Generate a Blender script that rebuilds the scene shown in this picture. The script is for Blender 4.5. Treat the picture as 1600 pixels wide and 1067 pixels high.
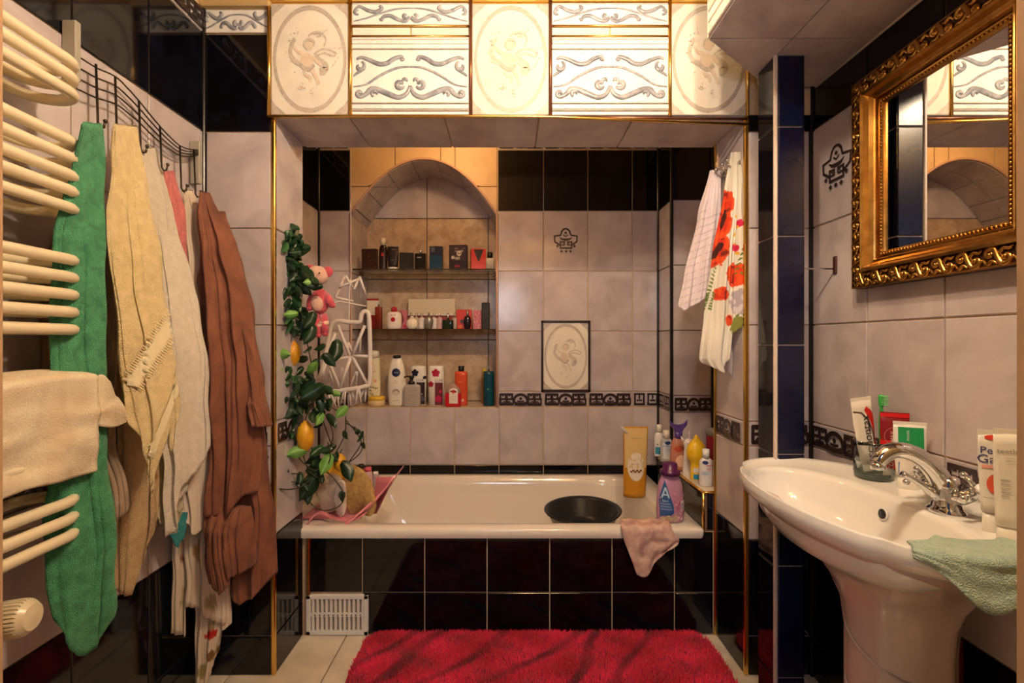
import bpy, math, random
from math import sin, cos, pi, radians, sqrt, exp
from mathutils import Vector, Matrix, noise
random.seed(7)
S = bpy.context.scene
for o in list(bpy.data.objects): bpy.data.objects.remove(o)
COL = S.collection
HC, F, CX, CY = 1.158, 740.0, 793.0, 533.0      # camera height, focal length in px, principal point
# ---------------------------------------------------------------- camera, world, lights, exposure
cd = bpy.data.cameras.new('camera'); cam = bpy.data.objects.new('camera', cd); COL.objects.link(cam)
cam.location = (0, 0, HC); cam.rotation_euler = (radians(90), 0, 0)
cd.sensor_width = 36; cd.lens = 36*F/1600; cd.shift_x = 7/1600; cd.clip_start = .02
S.camera = cam
S.view_settings.view_transform = 'Standard'; S.view_settings.look = 'None'
S.view_settings.exposure = 0.12; S.view_settings.gamma = 1; S.view_settings.use_curve_mapping = False
w = bpy.data.worlds.new('world'); S.world = w; w.use_nodes = True
w.node_tree.nodes['Background'].inputs[0].default_value = (.55, .6, .8, 1)
w.node_tree.nodes['Background'].inputs[1].default_value = .08
def light(name, kind, loc, col, power, size=.04, rot=None):
    l = bpy.data.lights.new(name, kind); l.color = col; l.energy = power
    if kind == 'AREA': l.size = size
    else: l.shadow_soft_size = size
    o = bpy.data.objects.new(name, l); o.location = loc
    if rot: o.rotation_euler = rot
    COL.objects.link(o); return o
light('ceiling_light_warm', 'POINT', (.16, .66, 2.25), (1, .80, .57), 28, .03)
light('ceiling_light_warm', 'POINT', (.38, .60, 2.26), (1, .80, .57), 28, .03)
light('alcove_light', 'POINT', (-.27, 2.22, 2.26), (1, .62, .28), 7, .03)
light('hallway_light', 'AREA', (-.06, -.5, 1.60), (.76, .82, 1), 7, .45, (radians(84), 0, 0))

# ---------------------------------------------------------------- materials
def mat(name, col, rough=.5, metal=0., trans=0., bump=0., bscale=200., mottle=None, mscale=6., coat=0., sheen=0., ior=1.45, emit=0., spec=.5, detail=4, alpha=1.):
    m = bpy.data.materials.new(name); m.use_nodes = True
    nt = m.node_tree; b = nt.nodes['Principled BSDF']
    b.inputs['Base Color'].default_value = (*col, 1); b.inputs['Roughness'].default_value = rough
    b.inputs['Metallic'].default_value = metal; b.inputs['Transmission Weight'].default_value = trans
    b.inputs['Coat Weight'].default_value = coat; b.inputs['Sheen Weight'].default_value = sheen
    b.inputs['IOR'].default_value = ior; b.inputs['Specular IOR Level'].default_value = spec
    b.inputs['Alpha'].default_value = alpha
    if bump or mottle:
        tc = nt.nodes.new('ShaderNodeTexCoord'); oi = nt.nodes.new('ShaderNodeObjectInfo')
        ad = nt.nodes.new('ShaderNodeVectorMath'); ad.operation = 'ADD'
        mu = nt.nodes.new('ShaderNodeVectorMath'); mu.operation = 'SCALE'; mu.inputs['Scale'].default_value = 40
        nt.links.new(oi.outputs['Random'], mu.inputs[0]); nt.links.new(tc.outputs['Object'], ad.inputs[0]); nt.links.new(mu.outputs[0], ad.inputs[1])
    if mottle:
        n = nt.nodes.new('ShaderNodeTexNoise'); n.inputs['Scale'].default_value = mscale; n.inputs['Detail'].default_value = detail
        n.inputs['Distortion'].default_value = .6
        r = nt.nodes.new('ShaderNodeValToRGB'); r.color_ramp.elements[0].position = .36; r.color_ramp.elements[1].position = .64
        r.color_ramp.elements[0].color = (*mottle, 1); r.color_ramp.elements[1].color = (*col, 1)
        nt.links.new(ad.outputs[0], n.inputs['Vector']); nt.links.new(n.outputs[0], r.inputs[0]); nt.links.new(r.outputs[0], b.inputs['Base Color'])
    if bump:
        n = nt.nodes.new('ShaderNodeTexNoise'); n.inputs['Scale'].default_value = bscale; n.inputs['Detail'].default_value = 2
        bp = nt.nodes.new('ShaderNodeBump'); bp.inputs['Strength'].default_value = bump; bp.inputs['Distance'].default_value = .004
        nt.links.new(ad.outputs[0], n.inputs['Vector']); nt.links.new(n.outputs[0], bp.inputs['Height']); nt.links.new(bp.outputs[0], b.inputs['Normal'])
    return m
def vmat(name, rough=.8, bump=0., bscale=300., sheen=0.):
    m = mat(name, (1, 1, 1), rough, bump=bump, bscale=bscale, sheen=sheen)
    a = m.node_tree.nodes.new('ShaderNodeAttribute'); a.attribute_name = 'Col'
    m.node_tree.links.new(a.outputs['Color'], m.node_tree.nodes['Principled BSDF'].inputs['Base Color'])
    return m
M = {}
M['grey'] = mat('lilac_grey_glazed_tile', (.57, .515, .535), .16, mottle=(.44, .385, .41), mscale=7, bump=.08, bscale=5, detail=7)
M['black'] = mat('black_navy_glazed_tile', (.004, .0045, .010), .07, mottle=(.0015, .0015, .003), mscale=8, bump=.10, bscale=6)
M['navy'] = mat('navy_glazed_tile', (.005, .008, .036), .24, mottle=(.003, .004, .022), mscale=7, bump=.08, bscale=6)
M['cream'] = mat('cream_floor_tile', (.80, .71, .55), .2, mottle=(.62, .53, .42), mscale=6)
M['ochre'] = mat('beige_glazed_tile', (.70, .50, .30), .5, mottle=(.62, .42, .24), mscale=8)
M['marble'] = mat('tan_marbled_tile', (.66, .50, .34), .25, mottle=(.48, .34, .22), mscale=16, detail=9)
M['grout'] = mat('tan_grout', (.62, .46, .29), .8)
M['grout_dark'] = mat('brown_grout', (.20, .12, .08), .8)
M['gold'] = mat('brass_trim', (.78, .50, .14), .22, 1)
M['copper'] = mat('brown_trim', (.22, .09, .05), .25, .6)
M['blacktrim'] = mat('black_trim', (.012, .01, .01), .25)
M['plaster'] = mat('ochre_plaster', (.52, .36, .16), .7, bump=.1, bscale=60)
M['offwhite'] = mat('cream_white_tile', (.84, .80, .70), .16, mottle=(.74, .70, .62), mscale=7)
M['pearl'] = mat('white_relief_tile', (.88, .87, .84), .15, mottle=(.78, .76, .74), mscale=12)
M['bluegrey'] = mat('blue_grey_relief', (.20, .22, .27), .2, mottle=(.40, .41, .45), mscale=30)
M['taupe'] = mat('taupe_print', (.44, .38, .33), .4, mottle=(.56, .50, .44), mscale=60)
M['softtaupe'] = mat('pale_taupe_print', (.62, .56, .47), .4, mottle=(.5, .45, .38), mscale=60)
M['skin'] = mat('peach_print', (.74, .62, .50), .4, mottle=(.66, .54, .43), mscale=50)
M['motif'] = mat('dark_brown_relief', (.030, .018, .018), .25)
M['enamel'] = mat('white_enamel', (.83, .77, .69), .10, coat=.4)
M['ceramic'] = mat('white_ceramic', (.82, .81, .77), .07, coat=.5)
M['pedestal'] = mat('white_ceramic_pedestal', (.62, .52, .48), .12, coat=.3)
M['chrome'] = mat('chrome', (.72, .72, .72), .06, 1)
M['dark'] = mat('dark_plastic', (.012, .014, .018), .28)
M['glass'] = mat('clear_glass', (.9, .95, .93), .02, trans=1, ior=1.45)
M['shelfglass'] = mat('greenish_shelf_glass', (.72, .80, .76), .02, trans=1, ior=1.45)
M['mirror'] = mat('mirror_silver', (.85, .85, .83), .015, 1)
M['wood'] = mat('tan_painted_wood', (.46, .26, .12), .45, bump=.1, bscale=40)
M['white'] = mat('white_plastic', (.80, .77, .72), .35)
M['radiator'] = mat('cream_enamel', (.80, .70, .50), .28)
M['frame_gold'] = mat('antique_gold', (.60, .34, .09), .27, 1, mottle=(.42, .21, .05), mscale=30)
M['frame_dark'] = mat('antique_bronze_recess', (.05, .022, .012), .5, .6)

# ---------------------------------------------------------------- mesh collector
class G:
    def __init__(s): s.v = []; s.f = []; s.m = []; s.s = []; s.mats = []; s.col = None
    def mi(s, m):
        if isinstance(m, str): m = M[m]
        if m not in s.mats: s.mats.append(m)
        return s.mats.index(m)
    def add(s, vs, fs, m, smooth=False, T=None):
        b = len(s.v); k = s.mi(m)
        s.v += [tuple(T @ Vector(v)) for v in vs] if T else [tuple(v) for v in vs]
        for f in fs: s.f.append(tuple(b+i for i in f)); s.m.append(k); s.s.append(smooth)
    def box(s, a, b, m, T=None, bev=0.):
        x0, y0, z0 = a; x1, y1, z1 = b
        if bev <= 0:
            vs = [(x0,y0,z0),(x1,y0,z0),(x1,y1,z0),(x0,y1,z0),(x0,y0,z1),(x1,y0,z1),(x1,y1,z1),(x0,y1,z1)]
            s.add(vs, [(0,3,2,1),(4,5,6,7),(0,1,5,4),(1,2,6,5),(2,3,7,6),(3,0,4,7)], m, False, T); return
        e = bev; ring = lambda i, z: [(x0+i,y0+e+0*i,z),(x0+e,y0+i,z),(x1-e,y0+i,z),(x1-i,y0+e,z),(x1-i,y1-e,z),(x1-e,y1-i,z),(x0+e,y1-i,z),(x0+i,y1-e,z)]
        rows = [ [( (x0+x1)/2+(p[0]-(x0+x1)/2)*(1-e/(x1-x0)*1.2), (y0+y1)/2+(p[1]-(y0+y1)/2)*(1-e/(y1-y0)*1.2), z0) for p in ring(0, z0)], ring(0, z0+e), ring(0, z1-e),
                 [( (x0+x1)/2+(p[0]-(x0+x1)/2)*(1-e/(x1-x0)*1.2), (y0+y1)/2+(p[1]-(y0+y1)/2)*(1-e/(y1-y0)*1.2), z1) for p in ring(0, z1)] ]
        vs = [p for r in rows for p in r]; fs = []
        for j in range(3):
            for i in range(8): fs.append((j*8+i, j*8+(i+1)%8, j*8+8+(i+1)%8, j*8+8+i))
        fs.append(tuple(range(7, -1, -1))); fs.append(tuple(range(24, 32))); s.add(vs, fs, m, False, T)
    def loft(s, rings, m, caps=(True, True), smooth=True, T=None, closed=True):
        n = len(rings[0]); vs = [p for r in rings for p in r]; fs = []
        for j in range(len(rings)-1):
            for i in range(n if closed else n-1):
                a, b = j*n+i, j*n+(i+1) % n; fs.append((a, b, b+n, a+n))
        if caps[0]: fs.append(tuple(range(n-1, -1, -1)))
        if caps[1]: fs.append(tuple(range((len(rings)-1)*n, len(rings)*n)))
        s.add(vs, fs, m, smooth, T)
    def lathe(s, prof, m, c=(0,0,0), seg=28, sx=1., sy=1., n=2., caps=(True, True), T=None):
        rings = []
        for r, z in prof:
            ring = []
            for i in range(seg):
                a = 2*pi*i/seg; ca, sa = cos(a), sin(a)
                ring.append((c[0]+math.copysign(abs(ca)**(2/n), ca)*r*sx, c[1]+math.copysign(abs(sa)**(2/n), sa)*r*sy, c[2]+z))
            rings.append(ring)
        s.loft(rings, m, caps, True, T)
    def tube(s, pts, r, m, seg=8, closed=False, flat=1., up=None, T=None, caps=True):
        pts = [Vector(p) for p in pts]; n = len(pts); rr = r if isinstance(r, (list, tuple)) else [r]*n
        rings = []; pu = Vector(up) if up else None
        for i, p in enumerate(pts):
            t = (pts[(i+1) % n]-pts[i-1]) if closed else (pts[min(i+1, n-1)]-pts[max(i-1, 0)])
            if t.length < 1e-9: t = Vector((0, 0, 1))
            t.normalize()
            if up: u = (Vector(up)-t*t.dot(Vector(up)))
            else:
                if pu is None: pu = Vector((0, 0, 1)) if abs(t.z) < .9 else Vector((1, 0, 0))
                u = pu-t*t.dot(pu)
            if u.length < 1e-6: u = Vector((1, 0, 0)).cross(t)
            u.normalize(); v = t.cross(u)
            if not up: pu = u
            rings.append([tuple(p+(u*cos(2*pi*k/seg)*flat+v*sin(2*pi*k/seg))*rr[i]) for k in range(seg)])
        if closed: rings.append(rings[0])
        s.loft(rings, m, (caps and not closed,)*2, True, T)
    def ball(s, c, r, m, sc=(1,1,1), seg=14, T=None):
        R = seg//2+1; rings = []
        for j in range(1, R):
            a = pi*j/R; rings.append([(c[0]+sin(a)*cos(2*pi*i/seg)*r*sc[0], c[1]+sin(a)*sin(2*pi*i/seg)*r*sc[1], c[2]-cos(a)*r*sc[2]) for i in range(seg)])
        s.loft(rings, m, (True, True), True, T)
    def poly(s, pts2, y0, y1, m, T=None):        # prism of an x,z outline between y0 (front) and y1
        n = len(pts2); vs = [(p[0], y0, p[1]) for p in pts2]+[(p[0], y1, p[1]) for p in pts2]
        s.add(vs, [tuple(range(n))]+[tuple(range(2*n-1, n-1, -1))]+[((i+1) % n, i, n+i, n+(i+1) % n) for i in range(n)], m, False, T)
    def sheet(s, nu, nv, fn, m, smooth=True, T=None):
        vs = [fn(i/nu, j/nv) for j in range(nv+1) for i in range(nu+1)]
        fs = [(j*(nu+1)+i, j*(nu+1)+i+1, (j+1)*(nu+1)+i+1, (j+1)*(nu+1)+i) for j in range(nv) for i in range(nu)]
        s.add(vs, fs, m, smooth, T)
    def mesh(s, name):
        me = bpy.data.meshes.new(name); me.from_pydata(s.v, [], s.f)
        for m in s.mats: me.materials.append(m)
        me.polygons.foreach_set('material_index', s.m); me.polygons.foreach_set('use_smooth', s.s); me.update(); return me
    def build(s, name, parent=None, loc=(0,0,0), rot=None, fix=True):
        me = s.mesh(name)
        if fix and len(s.v) < 200000:
            import bmesh
            bm = bmesh.new(); bm.from_mesh(me); bmesh.ops.recalc_face_normals(bm, faces=bm.faces); bm.to_mesh(me); bm.free()
        o = bpy.data.objects.new(name, me); COL.objects.link(o); o.location = loc
        if rot: o.rotation_euler = rot
        if parent: o.parent = parent
        return o
def tag(o, label=None, cat=None, group=None, kind=None):
    if label: o['label'] = label
    if cat: o['category'] = cat
    if group: o['group'] = group
    if kind: o['kind'] = kind
    return o
def thing(name, loc, label, cat, group=None, rz=0.):
    o = bpy.data.objects.new(name, None); COL.objects.link(o); o.location = loc; o.rotation_euler = (0, 0, rz); o.empty_display_size = .03
    return tag(o, label, cat, group)
def P(px, py, Y): return Vector(((px-CX)/F*Y, Y, HC+(CY-py)/F*Y))
def solid(o, th, off=0.):
    m = o.modifiers.new('thickness', 'SOLIDIFY'); m.thickness = th; m.offset = off; return o
def setcol(o, cols):
    a = o.data.color_attributes.new('Col', 'FLOAT_COLOR', 'POINT')
    a.data.foreach_set('color', [c for q in cols for c in (q[0], q[1], q[2], 1)])
def lerp(a, b, t): return a+(b-a)*t
def spline(pts, n=8, closed=False):
    P_ = [Vector(p) for p in pts]; out = []; N = len(P_)
    for i in range(N if closed else N-1):
        p0 = P_[(i-1) % N] if closed or i > 0 else P_[0]; p1 = P_[i]; p2 = P_[(i+1) % N]; p3 = P_[(i+2) % N] if closed or i+2 < N else P_[-1]
        for k in range(n):
            t = k/n; out.append(.5*((2*p1)+(p2-p0)*t+(2*p0-5*p1+4*p2-p3)*t*t+(3*p1-p0-3*p2+p3)*t**3))
    if not closed: out.append(P_[-1])
    return out
_txt = {}
def text_mesh(s):
    if s not in _txt:
        c = bpy.data.curves.new('t', 'FONT'); c.body = s; c.align_x = 'CENTER'; c.align_y = 'CENTER'; c.resolution_u = 2
        o = bpy.data.objects.new('t', c); COL.objects.link(o)
        me = bpy.data.meshes.new_from_object(o.evaluated_get(bpy.context.evaluated_depsgraph_get()))
        _txt[s] = ([v.co.copy() for v in me.vertices], [tuple(p.vertices) for p in me.polygons])
        bpy.data.objects.remove(o); bpy.data.meshes.remove(me); bpy.data.curves.remove(c)
    return _txt[s]
# flat print on a surface: fn(u, v, lift) -> point
class D:
    def __init__(s, fn): s.g = G(); s.fn = fn; s.k = 0
    def _l(s): s.k += 1; return .0004+.00012*s.k
    def rect(s, u0, v0, u1, v1, m, nu=6, nv=3):
        l = s._l(); s.g.sheet(nu, nv, lambda a, b: s.fn(lerp(u0, u1, a), lerp(v0, v1, b), l), m, True)
    def disc(s, cu, cv, ru, rv, m, seg=20, r0=0.):
        l = s._l(); n = 3
        vs = []; fs = []
        for j in range(n+1):
            k = lerp(r0, 1, j/n)
            for i in range(seg): a = 2*pi*i/seg; vs.append(s.fn(cu+cos(a)*ru*k, cv+sin(a)*rv*k, l))
        for j in range(n):
            for i in range(seg): fs.append((j*seg+i, j*seg+(i+1) % seg, (j+1)*seg+(i+1) % seg, (j+1)*seg+i))
        s.g.add(vs, fs, m, True)
    def poly(s, pts, m):
        l = s._l(); s.g.add([s.fn(p[0], p[1], l) for p in pts], [tuple(range(len(pts)))], m)
    def fill(s, pts, m, rows=14):        # convex outline laid on a curved surface in strips
        l = s._l(); v0 = min(p[1] for p in pts); v1 = max(p[1] for p in pts); vs = []; fs = []
        for j in range(rows+1):
            v = lerp(v0+1e-5, v1-1e-5, j/rows); xs = []
            for i in range(len(pts)):
                a, b = pts[i-1], pts[i]
                if (a[1]-v)*(b[1]-v) <= 0 and a[1] != b[1]: xs.append(a[0]+(b[0]-a[0])*(v-a[1])/(b[1]-a[1]))
            for k in range(7): vs.append(s.fn(lerp(min(xs), max(xs), k/6), v, l))
        for j in range(rows):
            for k in range(6): fs.append((j*7+k, j*7+k+1, j*7+8+k, j*7+7+k))
        s.g.add(vs, fs, m, True)
    def stroke(s, pts, wd, m):
        l = s._l(); n = len(pts); vs = []
        for i, p in enumerate(pts):
            a = pts[max(i-1, 0)]; b = pts[min(i+1, n-1)]; dx, dy = b[0]-a[0], b[1]-a[1]; L = math.hypot(dx, dy) or 1
            ww = wd[i] if isinstance(wd, (list, tuple)) else wd
            vs += [s.fn(p[0]-dy/L*ww/2, p[1]+dx/L*ww/2, l), s.fn(p[0]+dy/L*ww/2, p[1]-dx/L*ww/2, l)]
        s.g.add(vs, [(2*i, 2*i+1, 2*i+3, 2*i+2) for i in range(n-1)], m, False)
    def text(s, t, cu, cv, size, m, rot=0., sx=1.):
        l = s._l(); vs, fs = text_mesh(t); c, q = cos(rot), sin(rot)
        s.g.add([s.fn(cu+(v.x*sx*c-v.y*q)*size, cv+(v.x*sx*q+v.y*c)*size, l) for v in vs], fs, m)
    def build(s, parent, name='label', label=None): 
        if not s.g.v: return None
        o = s.g.build(name, parent, fix=False)
        if label: o['label'] = label
        return o
def flat(y=0.): return lambda u, v, l: (u, y-l, v)

# ---------------------------------------------------------------- tiles
GAP = .0045; TH = .006
def R_(o, k): o['kind'] = 'structure'; return o
def chamfer_tile(g, w, h, m, bev=.0018, th=TH):
    a, b = (-w/2, -h/2), (w/2, h/2); e = bev
    o4 = [(a[0],a[1]),(b[0],a[1]),(b[0],b[1]),(a[0],b[1])]; i4 = [(a[0]+e,a[1]+e),(b[0]-e,a[1]+e),(b[0]-e,b[1]-e),(a[0]+e,b[1]-e)]
    vs = [(x, 0, z) for x, z in o4]+[(x, -th+e, z) for x, z in o4]+[(x, -th, z) for x, z in i4]
    fs = [(8,9,10,11)]+[(k, (k+1) % 4, 4+(k+1) % 4, 4+k) for k in range(4)]+[(4+k, 4+(k+1) % 4, 8+(k+1) % 4, 8+k) for k in range(4)]
    g.add(vs, fs, m)
def frieze_unit(d, x0, w, h):       # dark relief motif: key squares, arched hat, key squares
    def st(pts, wd=.10): d.stroke([(x0+p[0]*w, p[1]*h-h/2) for p in pts], wd*h*1.3, 'motif')
    for q, fl in ((0.02, 1), (.66, -1)):
        a, b = q, q+.31
        st([(a,.08),(a+.31,.08)], .16); 
        for c in (a+.015, a+.16):
            st([(c,.08),(c,.93)], .13); st([(c+.125,.45),(c+.125,.93)], .13); st([(c-.02,.88),(c+.145,.88)], .14); st([(c-.01,.5),(c+.14,.5)], .12)
            st([(c+.06,.72),(c+.06,.9)], .12)
        st([(a+.08,.27),(a+.24,.27)], .10); st([(a+.04,.12),(a+.08,.28)], .05); st([(a+.28,.12),(a+.24,.28)], .05)
        st([(a,.05),(a,.6)], .1); st([(b,.05),(b,.6)], .1)
    arc = [(.5-.155*cos(t), .38+.50*sin(t)) for t in [pi*k/12 for k in range(13)]]
    st(arc, .16); st([(.35,.42),(.33,.30)], .15); st([(.65,.42),(.67,.30)], .15)
    st([(.36,.10),(.5,.06),(.64,.10)], .14); st([(.35,.26),(.42,.17),(.5,.14),(.58,.17),(.65,.26)], .12)
    st([(.42,.36),(.5,.29),(.58,.36)], .1); d.disc(x0+.5*w, .55*h-h/2, .035*w, .12*h, 'motif', 10)
_tc = {}
def tile_mesh(w, h, kind):
    key = (round(w, 4), round(h, 4), kind)
    if key in _tc: return _tc[key]
    g = G(); base = {'frieze': 'grey', 'hat': 'grey', 'frieze_warm': 'grey'}.get(kind, kind); chamfer_tile(g, w, h, base)
    d = D(lambda u, v, l: (u, -TH-l*1.5-.0006, v))
    if kind == 'frieze':
        x = -w/2+.004; d.k = 0
        U = .243
        if w >= .2: frieze_unit(d, -w/2+.004, w-.008, h-.012)
        else:
            n = max(1, round(w/.08)); 
            for k in range(n):
                c = -w/2+(k+.5)*w/n; s_ = w/n*.42; hh = (h-.014)/2
                d.stroke([(c-s_, -hh*.85), (c+s_, -hh*.85)], .012, 'motif'); d.stroke([(c-s_*.8, -hh), (c-s_*.8, hh)], .010, 'motif'); d.stroke([(c+s_*.8, -hh), (c+s_*.8, hh)], .010, 'motif')
                d.stroke([(c-s_, hh*.85), (c+s_, hh*.85)], .010, 'motif'); d.stroke([(c, 0), (c, hh)], .008, 'motif'); d.stroke([(c-s_*.5, -hh*.2), (c+s_*.5, -hh*.2)], .009, 'motif')
    if kind == 'hat':
        k = .00082
        def pt(x, y): return ((x-427)*k*.93, -(y-660)*k*.93)
        o_ = [pt(*p) for p in [(345,625),(390,618),(398,590),(412,574),(427,570),(442,574),(456,590),(464,618),(510,625),(508,665),(470,690)]]
        d.stroke(o_, .0095, 'motif'); d.stroke([pt(345,620), pt(347,665), pt(384,690)], .0095, 'motif')
        d.stroke([pt(382,634), pt(400,648), pt(427,652), pt(455,648), pt(474,634)], [.003,.011,.014,.011,.003], 'motif')
        d.stroke([pt(410,615), pt(427,628), pt(444,615)], .006, 'motif')
        d.poly([pt(427,590), pt(438,601), pt(427,612), pt(416,601)], 'motif')
        d.stroke([pt(388,660), pt(388,718)], .008, 'motif'); d.stroke([pt(470,660), pt(470,718)], .008, 'motif'); d.stroke([pt(384,712), pt(474,712)], .009, 'motif')
        for a, b in ((388, 420), (438, 470)):
            d.stroke([pt(a,667), pt(b,667)], .007, 'motif'); d.stroke([pt(a,690), pt(b,690)], .006, 'motif')
        d.stroke([pt(418,665), pt(418,690)], .006, 'motif'); d.stroke([pt(440,665), pt(440,690)], .006, 'motif'); d.stroke([pt(402,678), pt(412,678)], .006, 'motif'); d.stroke([pt(446,678), pt(456,678)], .006, 'motif')
        for x, y in ((367,698),(490,698),(396,736),(430,736),(462,736)): d.poly([pt(x-11,y), pt(x,y+11), pt(x+11,y), pt(x,y-11)], 'motif')
    g2 = d.g
    if g2.v: g.add(g2.v, g2.f, 'motif')
    _tc[key] = g.mesh('tile'); return _tc[key]
def tiles(parent, origin, rot, rects):
    """rects in the face's own u,v; the face looks along its local -y"""
    T = Matrix.Translation(origin) @ rot.to_matrix().to_4x4()
    for (u0, v0, u1, v1, kind) in rects:
        if u1-u0 < .012 or v1-v0 < .012: continue
        o = bpy.data.objects.new('tile', tile_mesh(u1-u0-GAP, v1-v0-GAP, kind)); COL.objects.link(o)
        o.matrix_world = T @ Matrix.Translation(((u0+u1)/2, 0, (v0+v1)/2))
        o.rotation_euler.rotate(Matrix.Rotation(random.gauss(0, .0015), 3, 'X')); o.parent = parent
from mathutils import Euler
FRONT = Euler((0, 0, 0)); LEFT = Euler((0, 0, pi/2)); RIGHT = Euler((0, 0, -pi/2)); DOWN = Euler((pi/2, 0, 0)); UP = Euler((-pi/2, 0, 0))
ROWS = [(0,.135,'black'),(.135,.47,'black'),(.47,.795,'grey'),(.795,.88,'frieze'),(.88,1.215,'grey'),(1.215,1.55,'grey'),(1.55,1.885,'grey'),(1.885,2.225,'black'),(2.225,2.31,'frieze')]
def grid(cols, rows, swap={}):
    out = []
    for j, (a, b, k) in enumerate(rows):
        for i in range(len(cols)-1): out.append((cols[i], a, cols[i+1], b, swap.get((i, j), k)))
    return out
def slab(name, a, b, m='grout', kind='structure'):
    g = G(); g.box(a, b, m); o = g.build(name); o['kind'] = kind; return o

# ---------------------------------------------------------------- the room
XL, XR, Y0, Y1, Y2 = -1.058, 1.06, 1.648, 1.873, 2.643
CEIL = 2.332; YD = .40
JL, JR = -.813, .829
# floor
fl = slab('floor', (XL-.1, -.9, -.06), (XR+.1, Y2+.1, -.006), 'grout_dark')
xs = [XL]+[-.635+.33*k for k in range(-1, 6)]; xs = [x for x in xs if x > XL+.02]; xs = [XL]+xs+[XR]
ys = [-.9, -.3, .3, .6, 1.2, Y1]
o_rects = [(xs[i], ys[j], xs[i+1], ys[j+1], 'cream') for i in range(len(xs)-1) for j in range(len(ys)-1)]
tiles(fl, (0, 0, -.006), UP, [(a, b, c, d, k) for a, b, c, d, k in o_rects])
ce = slab('ceiling', (XL-.1, YD-.02, CEIL), (XR+.1, Y2+.4, CEIL+.05), 'plaster')
# left wall
wl = slab('wall_left', (XL-.1, YD-.1, -.01), (XL, Y2+.4, CEIL))
cols = [1.633-.245*k for k in range(6)][::-1]; cols = [YD]+[c for c in cols if c > YD+.05]+[Y0]
cols[-2:] = [Y0-.003]
tiles(wl, (XL, 0, 0), LEFT, grid(cols, ROWS))
tiles(wl, (XL, 0, 0), LEFT, grid([Y1, Y1+.28, Y1+.53, Y2], ROWS[2:]))
# right wall
wr = slab('wall_right', (XR, YD-.1, -.01), (XR+.1, Y2+.4, CEIL))
colsr = [-Y0+.003]+[-(1.633-.245*k) for k in range(1, 6)]; colsr = [c for c in colsr if c < -YD-.05]+[-YD]
tiles(wr, (XR, 0, 0), RIGHT, grid(colsr, ROWS, {(0, 6): 'hat'}))
# door wall between camera and room
g = G(); g.box((XL, YD-.1, 0), (-.455, YD, CEIL), 'plaster'); g.box((.462, YD-.1, 0), (XR, YD, CEIL), 'plaster'); g.box((-.455, YD-.1, 2.08), (.462, YD, CEIL), 'plaster')
R_(g.build('wall_front'), 0)
g = G(); g.box((-.475, YD-.03, 0), (-.4265, YD+.004, 2.08), 'wood', bev=.004); g.box((.4303, YD-.03, 0), (.48, YD+.004, 2.08), 'wood', bev=.004); g.box((-.475, YD-.03, 2.06), (.48, YD+.004, 2.11), 'wood', bev=.004)
R_(g.build('door_1'), 0)
# back wall with arched niche
NX0, NX1, NZ0, NSP, NAP, NY = -.875, -.057, .79, 1.865, 2.176, 2.943
NC, NH = (NX0+NX1)/2, (NX1-NX0)/2
def arch(x):
    t = abs((x-NC)/NH); return NSP+(NAP-NSP)*(1-min(t, 1)**2.05)
g = G()
g.box((XL-.02, Y2, -.01), (NX0, NY+.05, CEIL), 'grout'); g.box((NX1, Y2, -.01), (XR+.02, NY+.05, CEIL), 'grout'); g.box((NX0, Y2, -.01), (NX1, NY+.05, NZ0-.004), 'grout')
g.box((NX0, NY+.006, NZ0), (NX1, NY+.05, CEIL), 'grout_dark')
n = 40; xa = [NX0+(NX1-NX0)*i/n for i in range(n+1)]
for i in range(n):
    x0, x1 = xa[i], xa[i+1]; z0, z1 = arch(x0), arch(x1)
    vs = [(x0,Y2,z0),(x1,Y2,z1),(x1,Y2,CEIL),(x0,Y2,CEIL),(x0,NY+.006,z0),(x1,NY+.006,z1),(x1,NY+.006,CEIL),(x0,NY+.006,CEIL)]
    g.add(vs, [(0,1,2,3),(0,4,5,1),(4,7,6,5)], 'grout_dark')
wb = R_(g.build('wall_back'), 0)
bx = [-.0475+.2475*k for k in range(0, 5)]; bx[0] = NX1+.003; bx[-1] = .846
low = [XL, -.79, -.5425, -.295, -.0475, .2, .4475, .695, .846]
tiles(wb, (0, Y2, 0), FRONT, grid(low, [(.135,.47,'black'),(.47,.79,'grey')]))
tiles(wb, (0, Y2, 0), FRONT, grid([XL, NX0-.004], [(.795,.88,'frieze')]+ROWS[4:]))
tiles(wb, (0, Y2, 0), FRONT, grid(bx, [(.795,.88,'frieze')]+ROWS[4:], {(1, 3): 'hat'}))
# ochre tiles round the arch
def arch_tile(x0, x1, z0, z1, name='tile'):
    x0 += GAP/2; x1 -= GAP/2; z0 += GAP/2; z1 -= GAP/2
    N = 8; pts = []
    for i in range(N+1):
        x = lerp(x0, x1, i/N); pts.append((x, min(max(z0, arch(x)+.007), z1)))
    pts = [p for p in pts]; 
    if all(p[1] >= z1-.002 for p in pts): return
    pts += [(x1, z1), (x0, z1)]
    g = G(); g.poly(pts, Y2-TH, Y2, 'ochre'); o = g.build(name, wb)
for x0, x1 in ((NX0, -.626), (-.626, -.372), (-.372, -.292), (-.292, NX1)):
    arch_tile(x0, x1, 2.02, CEIL-.02); arch_tile(x0, x1, NSP-.004, 2.02)
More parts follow.
